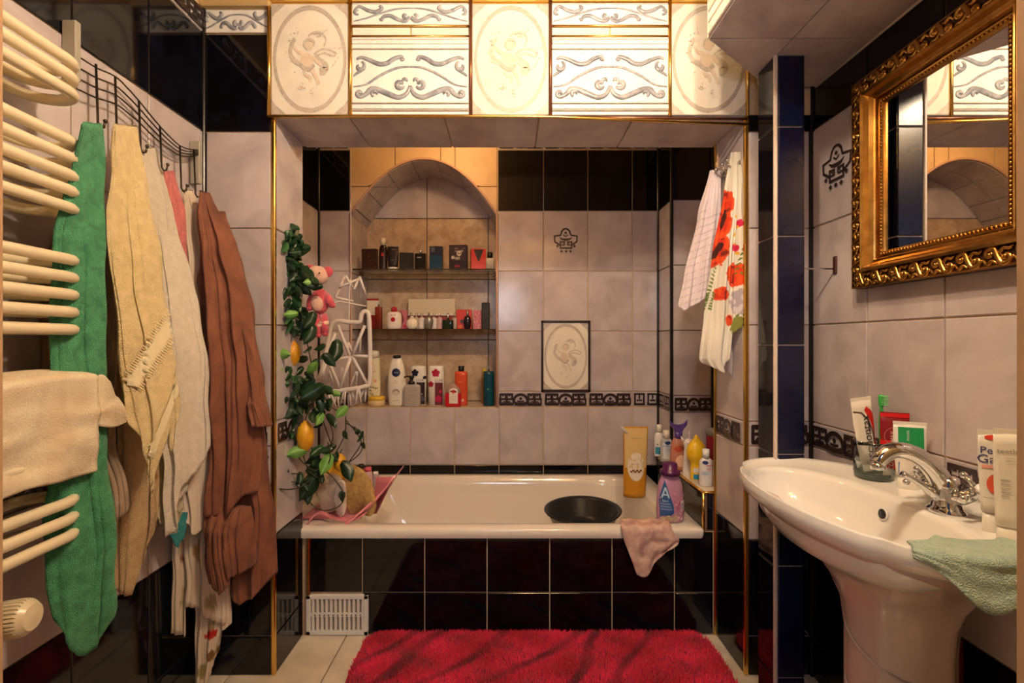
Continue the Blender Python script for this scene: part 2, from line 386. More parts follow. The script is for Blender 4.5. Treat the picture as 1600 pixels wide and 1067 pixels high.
# niche back, sides, soffit
nb = []
for zz in ((.79, 1.168), (1.168, 1.543), (1.543, 1.92), (1.92, 2.2)):
    for xx in ((NX0, -.5), (-.5, -.119), (-.119, NX1)):
        nb.append((xx[0], zz[0], xx[1], zz[1], 'marble' if zz[0] < 1.9 else 'grey'))
tiles(wb, (0, NY, 0), FRONT, nb)
for yy in ((Y2, Y2+.15), (Y2+.15, NY-.006)):
    for z0_, z1_ in ((.79, 1.168), (1.168, 1.543), (1.543, NSP)):
        tiles(wb, (NX0, 0, 0), LEFT, [(yy[0], z0_, yy[1], z1_, 'grey')]); tiles(wb, (NX1, 0, 0), RIGHT, [(-yy[1], z0_, -yy[0], z1_, 'grey')])
for i in range(3): 
    a = lerp(NX0, NX1, i/3); b = lerp(NX0, NX1, (i+1)/3); tiles(wb, (0, 0, NZ0-.006), UP, [(a, Y2, b, NY-.006, 'marble')])
segs = 9
for i in range(segs):
    for ya, yb in ((Y2, Y2+.15), (Y2+.15, NY-.006)):
        g = G(); t0, t1 = -cos(pi*i/segs), -cos(pi*(i+1)/segs)
        def fn(u, v): 
            x = NC+NH*lerp(t0+.003, t1-.003, u); x2 = max(-1, min(1, (x-NC)/NH)); return (NC+(x-NC)*.99, lerp(ya+.002, yb-.002, v), arch(x)-.006)
        g.sheet(5, 1, fn, 'grey', False); o = g.build('tile', wb); solid(o, .005)
# edge trim of the niche
g = G(); g.tube([(NX0, Y2-.006, NZ0)]+[(NX0, Y2-.006, NSP)]+[(x, Y2-.006, arch(x)) for x in xa]+[(NX1, Y2-.006, NSP), (NX1, Y2-.006, NZ0)], .0065, mat('pink_beige_edge', (.58, .36, .28), .4), 6)
R_(g.build('trim_1'), 0)
# right rear chase
cz = slab('wall_chase', (.846, 2.436, -.01), (XR, Y2+.01, CEIL), 'grout_dark')
tiles(cz, (0, 2.436, 0), FRONT, grid([.85, 1.056], ROWS[1:])); tiles(cz, (.846, 0, 0), RIGHT, grid([-Y2+.008, -2.44], ROWS[1:]))
for k, (x, y) in enumerate(((.842, 2.432), (.838, Y2-.012), (XL+.008, Y2-.012), (1.05, 2.425))):
    g = G(); g.box((x-.007, y-.006, .43), (x+.007, y+.008, CEIL), 'blacktrim', bev=.002); R_(g.build('trim_%d' % (k+2)), 0)
# jambs
jl = slab('wall_jamb_left', (XL, Y0, -.01), (JL, Y1, CEIL))
tiles(jl, (0, Y0, 0), FRONT, grid([XL+.012, JL-.008], ROWS[:8])); tiles(jl, (JL, 0, 0), LEFT, grid([Y0+.006, Y1-.004], [(0,.135,'black'),(.135,.487,'black'),(.487,.795,'grey')]+ROWS[3:6]+[(1.55,1.94,'grey')]))
jr = slab('wall_jamb_right', (JR, Y0, -.01), (XR, Y1, CEIL))
tiles(jr, (0, Y0, 0), FRONT, grid([JR+.008, XR-.012], ROWS[:8])); tiles(jr, (JR, 0, 0), RIGHT, grid([-Y1+.004, -Y0-.006], [(0,.135,'black'),(.135,.487,'black'),(.487,.795,'grey')]+ROWS[3:6]+[(1.55,1.94,'grey')]))
tiles(jr, (0, Y1, 0), Euler((0, 0, pi)), grid([-XR+.01, -JR], ROWS[2:8]))
# black corner strips
g = G(); g.box((XL-.002, Y0-.016, 0), (XL+.013, Y0, CEIL), 'blacktrim', bev=.003); R_(g.build('trim_6'), 0)
g = G(); g.box((XR-.014, Y0-.016, 0), (XR+.002, Y0, CEIL), 'blacktrim', bev=.003); R_(g.build('trim_7'), 0)
# header
HB = 1.942; YF = 1.628
he = slab('wall_header', (-.822, Y0-.012, HB), (XR, Y1+.03, CEIL), 'grout')
hs = []
for a, b in ((-.81, -.55), (-.55, -.22), (-.22, .11), (.11, .44), (.44, .825)):
    hs.append((a, -(Y1+.03), b, -Y0+.01, 'grey'))
tiles(he, (0, 0, HB), DOWN, hs)
def px2x(px): return (px-CX)/F*YF
def py2z(py): return HC+(CY-py)/F*YF
fb = Y0-.012
# medallion tile
def medal(g0w, g0h, base='offwhite'):
    key = ('medal', round(g0w, 4), base)
    if key in _tc: return _tc[key]
    g = G(); chamfer_tile(g, g0w, g0h, base); d = D(lambda u, v, l: (u*g0w/2, -TH-l*.8, v*g0h/2))
    d.disc(0, 0, .955, .97, 'taupe', 48, .91); 
    for sx in (-1, 1):
        for sz in (-1, 1):
            d.poly([(sx*.99, sz*.99), (sx*.62, sz*.99), (sx*.76, sz*.90), (sx*.90, sz*.82), (sx*.99, sz*.72)][::sx*sz], 'taupe')
    for r in (1.0,): d.disc(0, 0, .90, .925, 'softtaupe', 48, .985)
    q = lambda pts: [((x-350)/310*1., (500-y)/480*1.) for x, y in pts]
    R = random.Random(3)
    # swirling drapery, torso, limbs, head, garland sprigs
    d.stroke(q(spline2([(235,320),(205,380),(195,450),(225,510),(270,540)])), [.03]+[.10]*30, 'softtaupe')
    d.stroke(q(spline2([(340,300),(400,265),(450,280),(480,330),(465,390)])), .045, 'softtaupe')
    d.stroke(q(spline2([(380,290),(420,275),(440,300),(405,305)])), .03, 'taupe')
    d.stroke(q(spline2([(385,460),(440,420),(500,415),(560,450),(540,475),(470,450),(410,470)])), .035, 'softtaupe')
    d.stroke(q(spline2([(390,480),(430,520),(480,560),(470,600),(430,610)])), .14, 'softtaupe')
    d.stroke(q(spline2([(225,390),(260,440),(310,450)])), .06, 'skin'); d.stroke(q(spline2([(375,470),(410,520),(450,560)])), .06, 'skin')
    d.disc(*q([(330,510)])[0], .17, .13, 'skin', 16); d.stroke(q(spline2([(300,600),(320,640),(360,660),(350,700)])), .07, 'skin'); d.stroke(q(spline2([(370,590),(400,650),(425,720)])), .085, 'skin')
    d.stroke(q(spline2([(270,540),(310,580),(350,590),(390,550)])), .075, 'taupe')
    d.disc(*q([(345,385)])[0], .115, .085, 'skin', 16); d.stroke(q(spline2([(305,390),(315,345),(350,330),(385,350),(382,390)])), .05, 'softtaupe')
    for k in range(46):
        cx_, cy_ = R.choice([(190,350),(180,420),(215,550),(240,620),(290,750),(370,790),(500,590),(550,540),(570,420),(460,260),(250,290)])
        x, y = cx_+R.gauss(0, 16), cy_+R.gauss(0, 20); a = R.uniform(0, pi)
        d.stroke(q([(x-9*cos(a), y-9*sin(a)), (x, y+2), (x+9*cos(a), y+9*sin(a))]), [.003, .022, .003], R.choice(['softtaupe', 'softtaupe', 'skin', 'taupe']))
    for m_i, m_ in enumerate(d.g.mats):
        fs = [f for f, k in zip(d.g.f, d.g.m) if k == m_i]; g.add(d.g.v, fs, m_)
    _tc[key] = g.mesh('tile'); return _tc[key]
def spline2(pts, n=6): return [(v.x, v.y) for v in spline([(p[0], p[1], 0) for p in pts], n)]
def relief_tile(wd, ht, short=False):
    key = ('relief', round(wd, 4), short)
    if key in _tc: return _tc[key]
    g = G(); chamfer_tile(g, wd, ht, 'pearl')
    def sc(x): return (x-955)/730*wd*1.0
    if short:
        def q(pts): return [(sc(p[0]), -TH, (78-p[1])/135*ht) for p in pts]
    else:
        def q(pts): return [(sc(p[0]), -TH, (457-p[1])/480*ht) for p in pts]
    def S_(pts, r, m='bluegrey', fl=.55, mirror=True):
        for mm in ((1, -1) if mirror else (1,)):
            pp = [(955+(p[0]-955)*mm, p[1]) for p in spline2(pts, 5)]; n = len(pp)
            rr = [r*1.75*(.45+.55*sin(pi*min(1, (i+1)/n)*.9)) for i in range(n)]
            g.tube(q(pp), rr, m, 6, flat=fl, up=(0, 1, 0))
    def hb(y0, y1, m='pearl', lift=.004): g.poly([(-wd/2+.002, q([(0,y1)])[0][2]), (wd/2-.002, q([(0,y1)])[0][2]), (wd/2-.002, q([(0,y0)])[0][2]), (-wd/2+.002, q([(0,y0)])[0][2])], -TH-lift, -TH, m)
    def spiral(cx, cy, r, turns, a0, sgn=1): return [(cx+sgn*r*(1-t/12)*cos(a0+turns*2*pi*t/12), cy+r*(1-t/12)*sin(a0+turns*2*pi*t/12)) for t in range(11)]
    if short:
        S_([(600,125),(680,105),(780,70),(870,45),(955,40)], .0022)
        S_([(765,105),(775,118),(790,95),(830,90),(880,115),(925,125),(955,100)], .0042); S_(spiral(925, 90, 20, 1.1, 0), .0038)
        S_([(610,45),(640,30),(690,55),(740,65),(780,40),(760,25)], .0042); S_(spiral(622, 62, 20, .9, 1), .004)
        hb(8, 14, 'taupe', .002); hb(146, 151, 'taupe', .002)
    else:
        S_([(600,525),(680,510),(760,460),(830,425),(890,405),(955,402)], .0030)
        S_([(620,355),(650,345),(700,360),(760,385),(810,380),(850,355),(895,340),(910,350)], .0052); S_(spiral(640, 400, 34, 1.0, -1.2), .0050); S_(spiral(905, 350, 12, .8, 0), .004)
        S_([(600,460),(625,440),(650,430)], .003)
        S_([(620,570),(640,588),(680,570),(710,540),(760,545),(820,570),(880,590),(930,570),(955,520)], .0060); S_(spiral(640, 570, 22, .9, 2), .0050); S_(spiral(735, 565, 22, .9, 2), .0055)
        S_(spiral(890, 510, 30, 1.1, .4), .0055); S_(spiral(925, 490, 22, .8, 2.2), .0040)
        for a, b in ((240, 262), (645, 662)): 
            hb(a, b, 'pearl', .005)
        for a in (235, 292, 625, 670): hb(a, a+5, 'taupe', .0065)
        R = random.Random(5)
        for k in range(34):
            x = R.uniform(600, 1310); y = R.choice([250, 655])+R.uniform(-8, 8); p = q([(x, y)])[0]; g.box((p[0]-.004, -TH-.0056, p[2]-.0006), (p[0]+.004, -TH-.005, p[2]+.0006), 'softtaupe')
    _tc[key] = g.mesh('tile'); return _tc[key]
def put(me, x0, x1, z0, z1, parent=he, y=fb):
    o = bpy.data.objects.new('tile', me); COL.objects.link(o); o.location = ((x0+x1)/2, y, (z0+z1)/2); o.parent = parent; return o
zb = py2z(179); zt = py2z(4)
for a, b in ((422, 545), (738, 858), (1049, 1167)):
    x0, x1 = px2x(a), px2x(b); mw = px2x(121)-px2x(0)
    put(medal(mw, zt-zb-.003), (x0+x1)/2-mw/2, (x0+x1)/2+mw/2, zb, zt)
for a, b in ((549, 733), (862, 1045)):
    x0, x1 = px2x(a), px2x(b); wd = px2x(183)-px2x(0); c = (x0+x1)/2
    put(relief_tile(wd, py2z(56)-zb-.003), c, c, zb, py2z(56)); put(relief_tile(wd, py2z(4)-py2z(38)-.003, True), c, c, py2z(38), py2z(4))
    put(tile_mesh(wd/2-.004, py2z(41)-py2z(54)-.003, 'offwhite'), c-wd/4-.001, c-wd/4-.001, py2z(54), py2z(41)); put(tile_mesh(wd/2-.004, py2z(41)-py2z(54)-.003, 'offwhite'), c+wd/4+.001, c+wd/4+.001, py2z(54), py2z(41))
    g = G(); g.tube([(x0, fb-.006, py2z(39.5)), (x1, fb-.006, py2z(39.5))], .0035, 'gold', 6); R_(g.build('trim', he), 0)
    g = G(); g.tube([(x0, fb-.004, py2z(55)), (x1, fb-.004, py2z(55))], .003, 'gold', 6); R_(g.build('trim', he), 0)
for px, m_ in ((420, 'gold'), (547, 'gold'), (735.5, 'copper'), (860, 'copper'), (1047, 'gold'), (1168, 'gold')):
    g = G(); g.tube([(px2x(px), fb-.007, zb-.004), (px2x(px), fb-.007, CEIL-.005)], .0065, m_, 8); g.build('trim', he)
g = G(); g.tube([(px2x(419), fb-.008, py2z(181)), (px2x(735), fb-.008, py2z(181)), (px2x(860), fb-.012, py2z(183)), (px2x(1168), fb-.012, py2z(195))], .0055, 'gold', 8); g.build('trim', he)
g = G(); g.tube([(px2x(860), fb-.006, py2z(182)), (px2x(1168), fb-.006, py2z(185))], .005, 'copper', 8); g.build('trim', he)
g = G(); g.box((-.83, fb-.022, py2z(3)), (.84, fb+.004, CEIL), 'gold', bev=.004); g.build('trim', he)
# left piece above the jamb: relief strip and ochre cornice
put(relief_tile(.236, .079, True), (XL+JL)/2+.002, (XL+JL)/2+.002, 2.228, 2.31, jl, Y0)
g = G(); g.box((XL, Y0-.03, 2.308), (JL, Y0, CEIL), 'plaster', bev=.006); g.build('trim', jl)
# vertical brass edge trims
def vtrim(n, x, y, z0, z1, m='gold', r=.0075):
    g = G(); g.box((x-r, y-r, z0), (x+r, y+r, z1), m, bev=.003); R_(g.build('trim_%d' % n), 0)
vtrim(8, JL, Y0-.001, 0, HB); vtrim(9, JR, Y0-.001, 0, HB); vtrim(10, -.786, Y1-.004, 0, .415); vtrim(11, .822, Y1-.002, 0, HB, r=.006)
# tub front panel and side ledge
PT = .405
tp = slab('wall_tub_panel', (JL-.02, Y1+.006, -.01), (JR+.02, Y1+.04, PT))
pc = [-.781, -.575, -.328, -.081, .167, .414, .661, .815]
rr = grid(pc, [(.165, PT, 'black'), (0, .165, 'black')]); rr = [r for r in rr if not (r[0] < -.77 and r[1] < .1)]
tiles(tp, (0, Y1+.006, 0), FRONT, rr)
lg = slab('trim_12', (.777, Y1+.008, .40), (XR, 2.436, .556), 'grout_dark')
tiles(lg, (0, 0, .556), UP, [(.78, Y1+.01, 1.055, 2.15, 'cream'), (.78, 2.15, 1.055, 2.43, 'cream')])
tiles(lg, (.777, 0, 0), RIGHT, [(-2.43, .41, -2.15, .553, 'black'), (-2.15, .41, -Y1-.01, .553, 'black')])
tiles(lg, (0, Y1+.008, 0), FRONT, [(.79, .41, .816, .553, 'black')])
g = G(); g.tube([(.775, 2.43, .56), (.775, Y1+.002, .56), (.82, Y1+.002, .56)], .006, 'gold', 6); g.build('trim', lg)
g = G(); g.tube([(.775, Y1+.002, .56), (.775, Y1+.002, .40)], .0065, 'gold', 6); g.build('trim', lg)
# vent grille low in the tub panel
vt = thing('vent_grille', (0, 0, 0), 'white slotted plastic vent grille low in the black tiled tub panel', 'vent')
g = G(); x0, x1, z0, z1 = -.793, -.548, .003, .160; yv = Y1-.012
for a, b in (((x0, z0), (x1, z0+.016)), ((x0, z1-.016), (x1, z1)), ((x0, z0), (x0+.018, z1)), ((x1-.018, z0), (x1, z1))): g.box((a[0], yv, a[1]), (b[0], Y1+.002, b[1]), 'white', bev=.002)
g.build('frame', vt)
g = G(); g.box((x0+.01, yv+.012, z0+.01), (x1-.01, yv+.016, z1-.01), mat('vent_shadow', (.34, .29, .23), .6)); g.box((x0+.015, yv+.002, (z0+z1)/2-.006), (x1-.015, yv+.012, (z0+z1)/2+.006), 'white'); g.build('back_plate', vt)
for i in range(12):
    x = x0+.022+i*.0178
    g = G()
    g.box((x, yv+.002, z0+.016), (x+.0095, yv+.012, (z0+z1)/2-.005), 'white', bev=.0015); g.box((x, yv+.002, (z0+z1)/2+.005), (x+.0095, yv+.012, z1-.016), 'white', bev=.0015)
    g.build('slat', vt)
g = G()
for i in range(11): g.ball((x0+.036+i*.0178, yv+.002, (z0+z1)/2), .0028, 'dark', seg=8)
g.build('hole_row', vt)
# pipe column
PX0, PX1, PY0, PY1, PZ1 = .811, .903, 1.437, 1.535, 2.028
pcg = slab('column', (PX0+.006, PY0+.006, -.01), (PX1-.006, PY1, PZ1), mat('pale_grout', (.60, .52, .45), .7))
prow = [(0,.135),(.135,.475),(.475,.815),(.815,1.147),(1.147,1.478),(1.478,1.81),(1.81,PZ1)]
tiles(pcg, (0, PY0+.006, 0), FRONT, [(PX0+.010, a, PX1-.002, b, 'navy') for a, b in prow])
tiles(pcg, (PX0+.006, 0, 0), RIGHT, [(-PY1, a, -PY0-.006, b, 'black') for a, b in prow])
tiles(pcg, (PX1-.006, 0, 0), LEFT, [(PY0, a, PY1, b, 'black') for a, b in prow])
g = G(); g.box((PX0-.001, PY0-.001, 0), (PX0+.0085, PY0+.009, PZ1), mat('pale_edge_strip', (.66, .55, .47), .35), bev=.002); g.build('edge_strip', pcg)
# dropped tiled box over the washbasin
BX, BZ = .578, 2.028
pts = [(BX, YD+.02), (BX, 1.361), (.853, 1.59), (.853, Y0-.03), (XR-.004, Y0-.03), (XR-.004, YD+.02)]
g = G(); n = len(pts); g.add([(x, y, BZ+.006) for x, y in pts]+[(x, y, CEIL-.002) for x, y in pts], [tuple(range(n)), tuple(range(2*n-1, n-1, -1))]+[(i, (i+1) % n, n+(i+1) % n, n+i) for i in range(n)], 'grout')
bxo = R_(g.build('ceiling_box'), 0)
def clip_poly(poly, x0, y0, x1, y1):
    for ax, val, s in ((0, x0, 1), (0, x1, -1), (1, y0, 1), (1, y1, -1)):
        out = []
        for i in range(len(poly)):
            a, b = poly[i-1], poly[i]; ia, ib = s*(a[ax]-val) >= 0, s*(b[ax]-val) >= 0
            if ia != ib: t = (val-a[ax])/(b[ax]-a[ax]); out.append((a[0]+(b[0]-a[0])*t, a[1]+(b[1]-a[1])*t))
            if ib: out.append(b)
        poly = out
        if not poly: return []
    return poly
for x0, x1 in ((BX, .82), (.82, XR-.004)):
    for y0, y1 in ((YD+.02, .72), (.72, 1.05), (1.05, 1.36), (1.36, Y0-.03)):
        c = clip_poly([(p[0], p[1]) for p in pts], x0+.002, y0+.002, x1-.002, y1-.002)
        if len(c) < 3: continue
        g = G(); m_ = len(c); g.add([(x, y, BZ) for x, y in c]+[(x, y, BZ+.006) for x, y in c], [tuple(range(m_))[::-1]]+[(i, (i+1) % m_, m_+(i+1) % m_, m_+i) for i in range(m_)], 'grey'); g.build('tile', bxo)
for k in range(4):
    yb_ = 1.355-.31*k; ya_ = max(YD+.03, yb_-.305)
    zz = BZ+.004
    for hh, kd in ((.034, 'offwhite'), (.03, 'pearl'), (.03, 'offwhite'), (.16, 'pearl')):
        if zz+hh > CEIL: break
        tiles(bxo, (BX, 0, 0), RIGHT, [(-yb_, zz, -ya_, zz+hh, kd)]); zz += hh+.001
a_, b_ = Vector((BX, 1.361, 0)), Vector((.853, 1.59, 0)); dd = (b_-a_); L_ = dd.length
tiles(bxo, (b_.x, b_.y, 0), Euler((0, 0, math.atan2(-dd.y, -dd.x))), [(0, BZ+.004, L_, BZ+.14, 'offwhite'), (0, BZ+.14, L_, CEIL-.004, 'pearl')])
g = G(); g.tube([(XR-.006, YD+.05, BZ+.002), (XR-.006, Y0-.03, BZ+.002)], .006, 'offwhite', 6); g.build('edge_bead', bxo)
# ================================================================ large objects
# ---- bathtub
tb = thing('bathtub', (0, 0, 0), 'white enamel bathtub set behind the black tiled panel', 'bathtub')
g = G(); tx0, tx1, ty0, ty1, tz = -.93, .772, Y1-.022, Y2-.012, .425
def rr_(x0, y0, x1, y1, r, z, n=8):
    out = []
    for cx, cy, a0 in ((x1-r, y1-r, 0), (x0+r, y1-r, pi/2), (x0+r, y0+r, pi), (x1-r, y0+r, 3*pi/2)):
        for k in range(n+1): a = a0+pi/2*k/n; out.append((cx+r*cos(a), cy+r*sin(a), z))
    return out
e0 = (tx0, ty0, tx1, ty1)
ins = lambda l, f, r, b: (tx0+l, ty0+f, tx1-r, ty1-b)
rings = [rr_(*ins(.004, .004, .004, .004), .012, .387), rr_(*e0, .015, .40), rr_(*e0, .015, .418), rr_(*ins(.006, .006, .006, .006), .015, .425), rr_(*ins(.10, .055, .10, .05), .16, .427),
         rr_(*ins(.115, .065, .112, .06), .17, .420), rr_(*ins(.14, .075, .12, .07), .18, .38), rr_(*ins(.22, .10, .15, .095), .18, .22), rr_(*ins(.28, .13, .18, .125), .16, .12), rr_(*ins(.36, .18, .24, .18), .12, .085)]
g.loft(rings, 'enamel', (False, True)); g.build('tub_shell', tb)
g = G(); g.lathe([(.028, 0), (.028, .003), (.02, .004), (0.004, .004)], 'chrome', ((tx0+tx1)/2+.45, 2.26, .086), 18); g.build('drain', tb)
# ---- black basin lying tilted in the tub
bs = thing('wash_basin', (.335, 2.115, .404), 'round black plastic wash basin tilted inside the white bathtub', 'basin')
bs.rotation_euler = (radians(1), radians(-1.5), 0)
g = G(); g.lathe([(.10, -.09), (.125, -.075), (.155, -.01), (.168, 0), (.172, .006), (.166, .009), (.15, 0), (.12, -.07), (.09, -.082), (.004, -.083)], 'dark', seg=40, caps=(True, True)); g.build('bowl', bs)
# ---- framed tile picture on the back wall
pf = thing('framed_picture', ((884-CX)/F*(Y2-.01), Y2-TH, HC+(CY-556)/F*(Y2-.01)), 'dark framed oval cherub tile picture on the grey tiled back wall above the tub', 'picture')
W_, H_ = .274, .396; g = G()
for a, b in (((-W_/2, -H_/2), (W_/2, -H_/2+.013)), ((-W_/2, H_/2-.013), (W_/2, H_/2)), ((-W_/2, -H_/2), (-W_/2+.013, H_/2)), ((W_/2-.013, -H_/2), (W_/2, H_/2))): g.box((a[0], -.012, a[1]), (b[0], 0, b[1]), mat('dark_frame', (.03, .014, .012), .3), bev=.002)
g.build('frame', pf)
o = bpy.data.objects.new('picture_panel', medal(W_-.022, H_-.022, 'pic')if False else medal(W_-.024, H_-.024, 'offwhite')); COL.objects.link(o); o.parent = pf
# ---- glass shelves
SH1, SH2 = HC+.407, HC+.070
for z, lb in ((SH1, 'upper clear glass shelf across the arched niche, dark boxes on it'), (SH2, 'lower clear glass shelf across the arched niche, perfume bottles on it')):
    t = thing('glass_shelf', (NC, (Y2+NY)/2, z), lb, 'shelf', 'glass shelves in the niche')
    g = G(); g.box((NX0+.007-NC, -(NY-Y2)/2+.004, -.0065), (NX1-.012-NC, (NY-Y2)/2-.01, 0), 'shelfglass', bev=.001); g.build('pane', t)
    for x in (NX0-NC+.008, NX1-NC-.030):
        g = G(); g.box((x, -.02, -.021), (x+.016, .02, -.007), 'copper', bev=.002); g.build('bracket', t)
# ---- pedestal washbasin
wbn = thing('washbasin', (1.056, 1.10, 0), 'white ceramic pedestal washbasin on the right hand tiled wall', 'washbasin')
SZ = .802
def outl(k, th):           # 0 outer rim, 1 bowl edge
    n = 2.35; c, s_ = cos(th), sin(th)
    x = math.copysign(abs(c)**(2/n), c); y = math.copysign(abs(s_)**(2/n), s_)
    ox, oy, ax, ay = -.222, 0, .222, .352
    if c < 0: ax = .225
    sc_ = 1-.030*exp(-((abs(th-pi)-.78)/.07)**2)+.012*exp(-((th-pi)/.35)**2)
    ix, iy, bx_, by_ = -.285, 0, .135, .285
    X0, Yy0 = ox+ax*x*sc_, oy+ay*y*sc_
    c2 = math.copysign(abs(c)**(2/2.1), c); s2 = math.copysign(abs(s_)**(2/2.1), s_)
    X1, Yy1 = ix+bx_*c2, iy+by_*s2
    return lerp(X0, X1, k), lerp(Yy0, Yy1, k)
NT = 96
def ring(k, z, sx=1., cx=-.2): 
    out = []
    for i in range(NT):
        x, y = outl(k, 2*pi*i/NT); out.append((cx+(x-cx)*sx if sx != 1 else x, y*sx, z))
    return out
g = G(); rings = [ring(0, SZ-.052, .90), ring(0, SZ-.040, .965), ring(0, SZ-.025, .995), ring(0, SZ-.010, 1.0), ring(0, SZ-.001, .99), ring(.10, SZ+.003), ring(.22, SZ-.001), ring(.35, SZ-.008), ring(.8, SZ-.012), ring(.95, SZ-.015), ring(1, SZ-.024)]
for k, dz, sx in ((1, .05, .97), (1, .085, .90), (1, .115, .76), (1, .132, .52), (1, .138, .2)): rings.append(ring(k, SZ-dz, sx, -.285))
g.loft(rings, 'ceramic', (False, True)); g.build('bowl', wbn)
# underside flowing into the pedestal
g = G(); rings = []
for z, t in ((SZ-.050, 0), (SZ-.075, .14), (SZ-.10, .30), (SZ-.135, .52), (SZ-.17, .70), (SZ-.21, .85), (SZ-.26, .96), (SZ-.33, 1), (.25, 1.0), (.08, 1.04), (0, 1.12)):
    rg = []
    for i in range(NT):
        th = 2*pi*i/NT; x, y = outl(0, th); x = -.2+(x+.2)*.905; y *= .905
        rp = 1.0+(.05*max(0, cos(th*5))**3 if z < SZ-.15 else 0)
        px = -.145+.105*cos(th)*rp; py = .095*sin(th)*rp
        tt = t
        if t > 1: px = -.145+(px+.145)*t; py *= t; tt = 1
        rg.append((lerp(x, px, tt), lerp(y, py, tt), z))
    rings.append(rg)
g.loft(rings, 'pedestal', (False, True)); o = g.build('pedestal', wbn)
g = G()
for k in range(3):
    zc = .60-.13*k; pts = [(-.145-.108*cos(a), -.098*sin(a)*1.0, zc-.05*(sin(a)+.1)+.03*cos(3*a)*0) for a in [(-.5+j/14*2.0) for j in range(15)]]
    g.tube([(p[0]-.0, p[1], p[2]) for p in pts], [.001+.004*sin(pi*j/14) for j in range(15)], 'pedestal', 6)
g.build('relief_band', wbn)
g = G(); g.lathe([(.011, 0), (.0145, .001), (.0145, .004), (.011, .004)], 'ceramic', seg=20, T=Matrix.Translation((-.158, .03, SZ-.056)) @ Matrix.Rotation(radians(-82), 4, 'Y')); g.build('overflow_ring', wbn)
g = G(); g.lathe([(.0115, 0), (.0115, .006)], 'dark', seg=20, T=Matrix.Translation((-.157, .03, SZ-.056)) @ Matrix.Rotation(radians(-82), 4, 'Y')); g.build('overflow_hole', wbn)
g = G(); g.lathe([(.022, 0), (.022, .003), (.004, .002)], 'chrome', (-.285, 0, SZ-.138), 20); g.build('drain', wbn)
# ---- faucet
fc = thing('faucet', (.945, 1.02, SZ-.012), 'chrome two handle faucet with arched spout on the washbasin', 'faucet')
g = G(); g.lathe([(.030, 0), (.030, .006), (.024, .012), (.020, .03), (.021, .05), (.023, .065), (.018, .078), (.004, .082)], 'chrome', seg=28, sy=1.25); g.build('body', fc)
g = G(); sp = spline([(.004, 0, .045), (-.016, .004, .080), (-.042, .008, .110), (-.072, .012, .127), (-.100, .016, .130), (-.122, .018, .118), (-.132, .02, .102)], 5)
g.tube(sp, [.021]*6+[lerp(.020, .0155, i/25) for i in range(len(sp)-6)], 'chrome', 14, flat=1.0); g.build('spout', fc)
g = G(); g.tube(spline([(-.012, .004, .030), (-.05, .008, .060), (-.085, .012, .080)], 5), [.011]*4+[.007]*7, 'chrome', 10); g.build('spout_rib', fc)
g = G(); g.lathe([(.0145, 0), (.0145, .014)], 'chrome', (-.131, .02, .088), 18); g.build('aerator', fc)
for sy in (1, -1):
    h = Vector((.008, sy*.062, .062)); ax = Vector((-.25, sy*.75, .62)).normalized()
    Tm = Matrix.Translation(h) @ ax.to_track_quat('Z', 'Y').to_matrix().to_4x4()
    g = G(); g.tube([(0, sy*.014, .035), (0, sy*.04, .045), tuple(h)], [.017, .014, .012], 'chrome', 14)
    g.build('valve_neck', fc)
    g = G(); g.lathe([(.014, -.01), (.016, 0), (.013, .010), (.012, .016)], 'chrome', seg=18, T=Tm)
    for k in range(4):
        a = k*pi/2+.5; c, s_ = cos(a), sin(a)
        g.tube([(c*.008, s_*.008, .006), (c*.022, s_*.022, .008), (c*.034, s_*.034, .008)], [.0055, .0042, .005], 'chrome', 8, T=Tm); g.ball((c*.037, s_*.037, .008), .0075, 'chrome', seg=10, T=Tm)
    hd = g.build('handle', fc)
    g = G(); g.lathe([(.011, .014), (.012, .018), (.009, .021), (.002, .022)], 'white', seg=18, T=Tm); g.build('disc', hd)
# ---- gilded mirror
MYc, MZc, MW, MH = 1.1425, HC+.4545, .515, .600
mr = thing('wall_mirror', (XR-.006, MYc, MZc), 'rectangular mirror in a carved gilt frame above the washbasin', 'mirror', rz=-pi/2)
# local: x = -Y, z up, front -y
def frame_loft(g, prof, w, h, m):
    rings = []
    for sx, sz in ((-1, -1), (1, -1), (1, 1), (-1, 1)):
        rings.append([(sx*(w/2-d), -y, sz*(h/2-d)) for d, y in prof])
    rings.append(rings[0]); g.loft(rings, m, (False, False), False, None, True)
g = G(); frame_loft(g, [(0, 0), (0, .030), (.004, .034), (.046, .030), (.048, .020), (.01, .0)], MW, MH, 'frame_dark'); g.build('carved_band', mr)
g = G(); 
frame_loft(g, [(.0, .030), (.0, .037), (.0045, .038), (.005, .030)], MW, MH, 'frame_gold')
frame_loft(g, [(.044, .004), (.044, .044), (.050, .050), (.056, .046), (.062, .034), (.070, .028), (.074, .030), (.077, .026), (.080, .010), (.08, .004)], MW, MH, 'frame_gold')
g.build('cove_moulding', mr)
g = G(); frame_loft(g, [(.079, .004), (.080, .020), (.085, .020), (.088, .014), (.091, .020), (.095, .018), (.096, .004)], MW, MH, 'frame_gold'); g.build('inner_moulding', mr)
g = G(); ix, iz = MW/2-.0885, MH/2-.0885
def beads(a, b):
    L = (Vector(b)-Vector(a)).length; n = int(L/.0095)
    for i in range(n): p = Vector(a).lerp(Vector(b), i/n); g.ball(tuple(p), .0042, 'frame_gold', seg=6)
beads((-ix, -.019, -iz), (ix, -.019, -iz)); beads((ix, -.019, -iz), (ix, -.019, iz)); beads((ix, -.019, iz), (-ix, -.019, iz)); beads((-ix, -.019, iz), (-ix, -.019, -iz))
g.build('bead_row', mr)
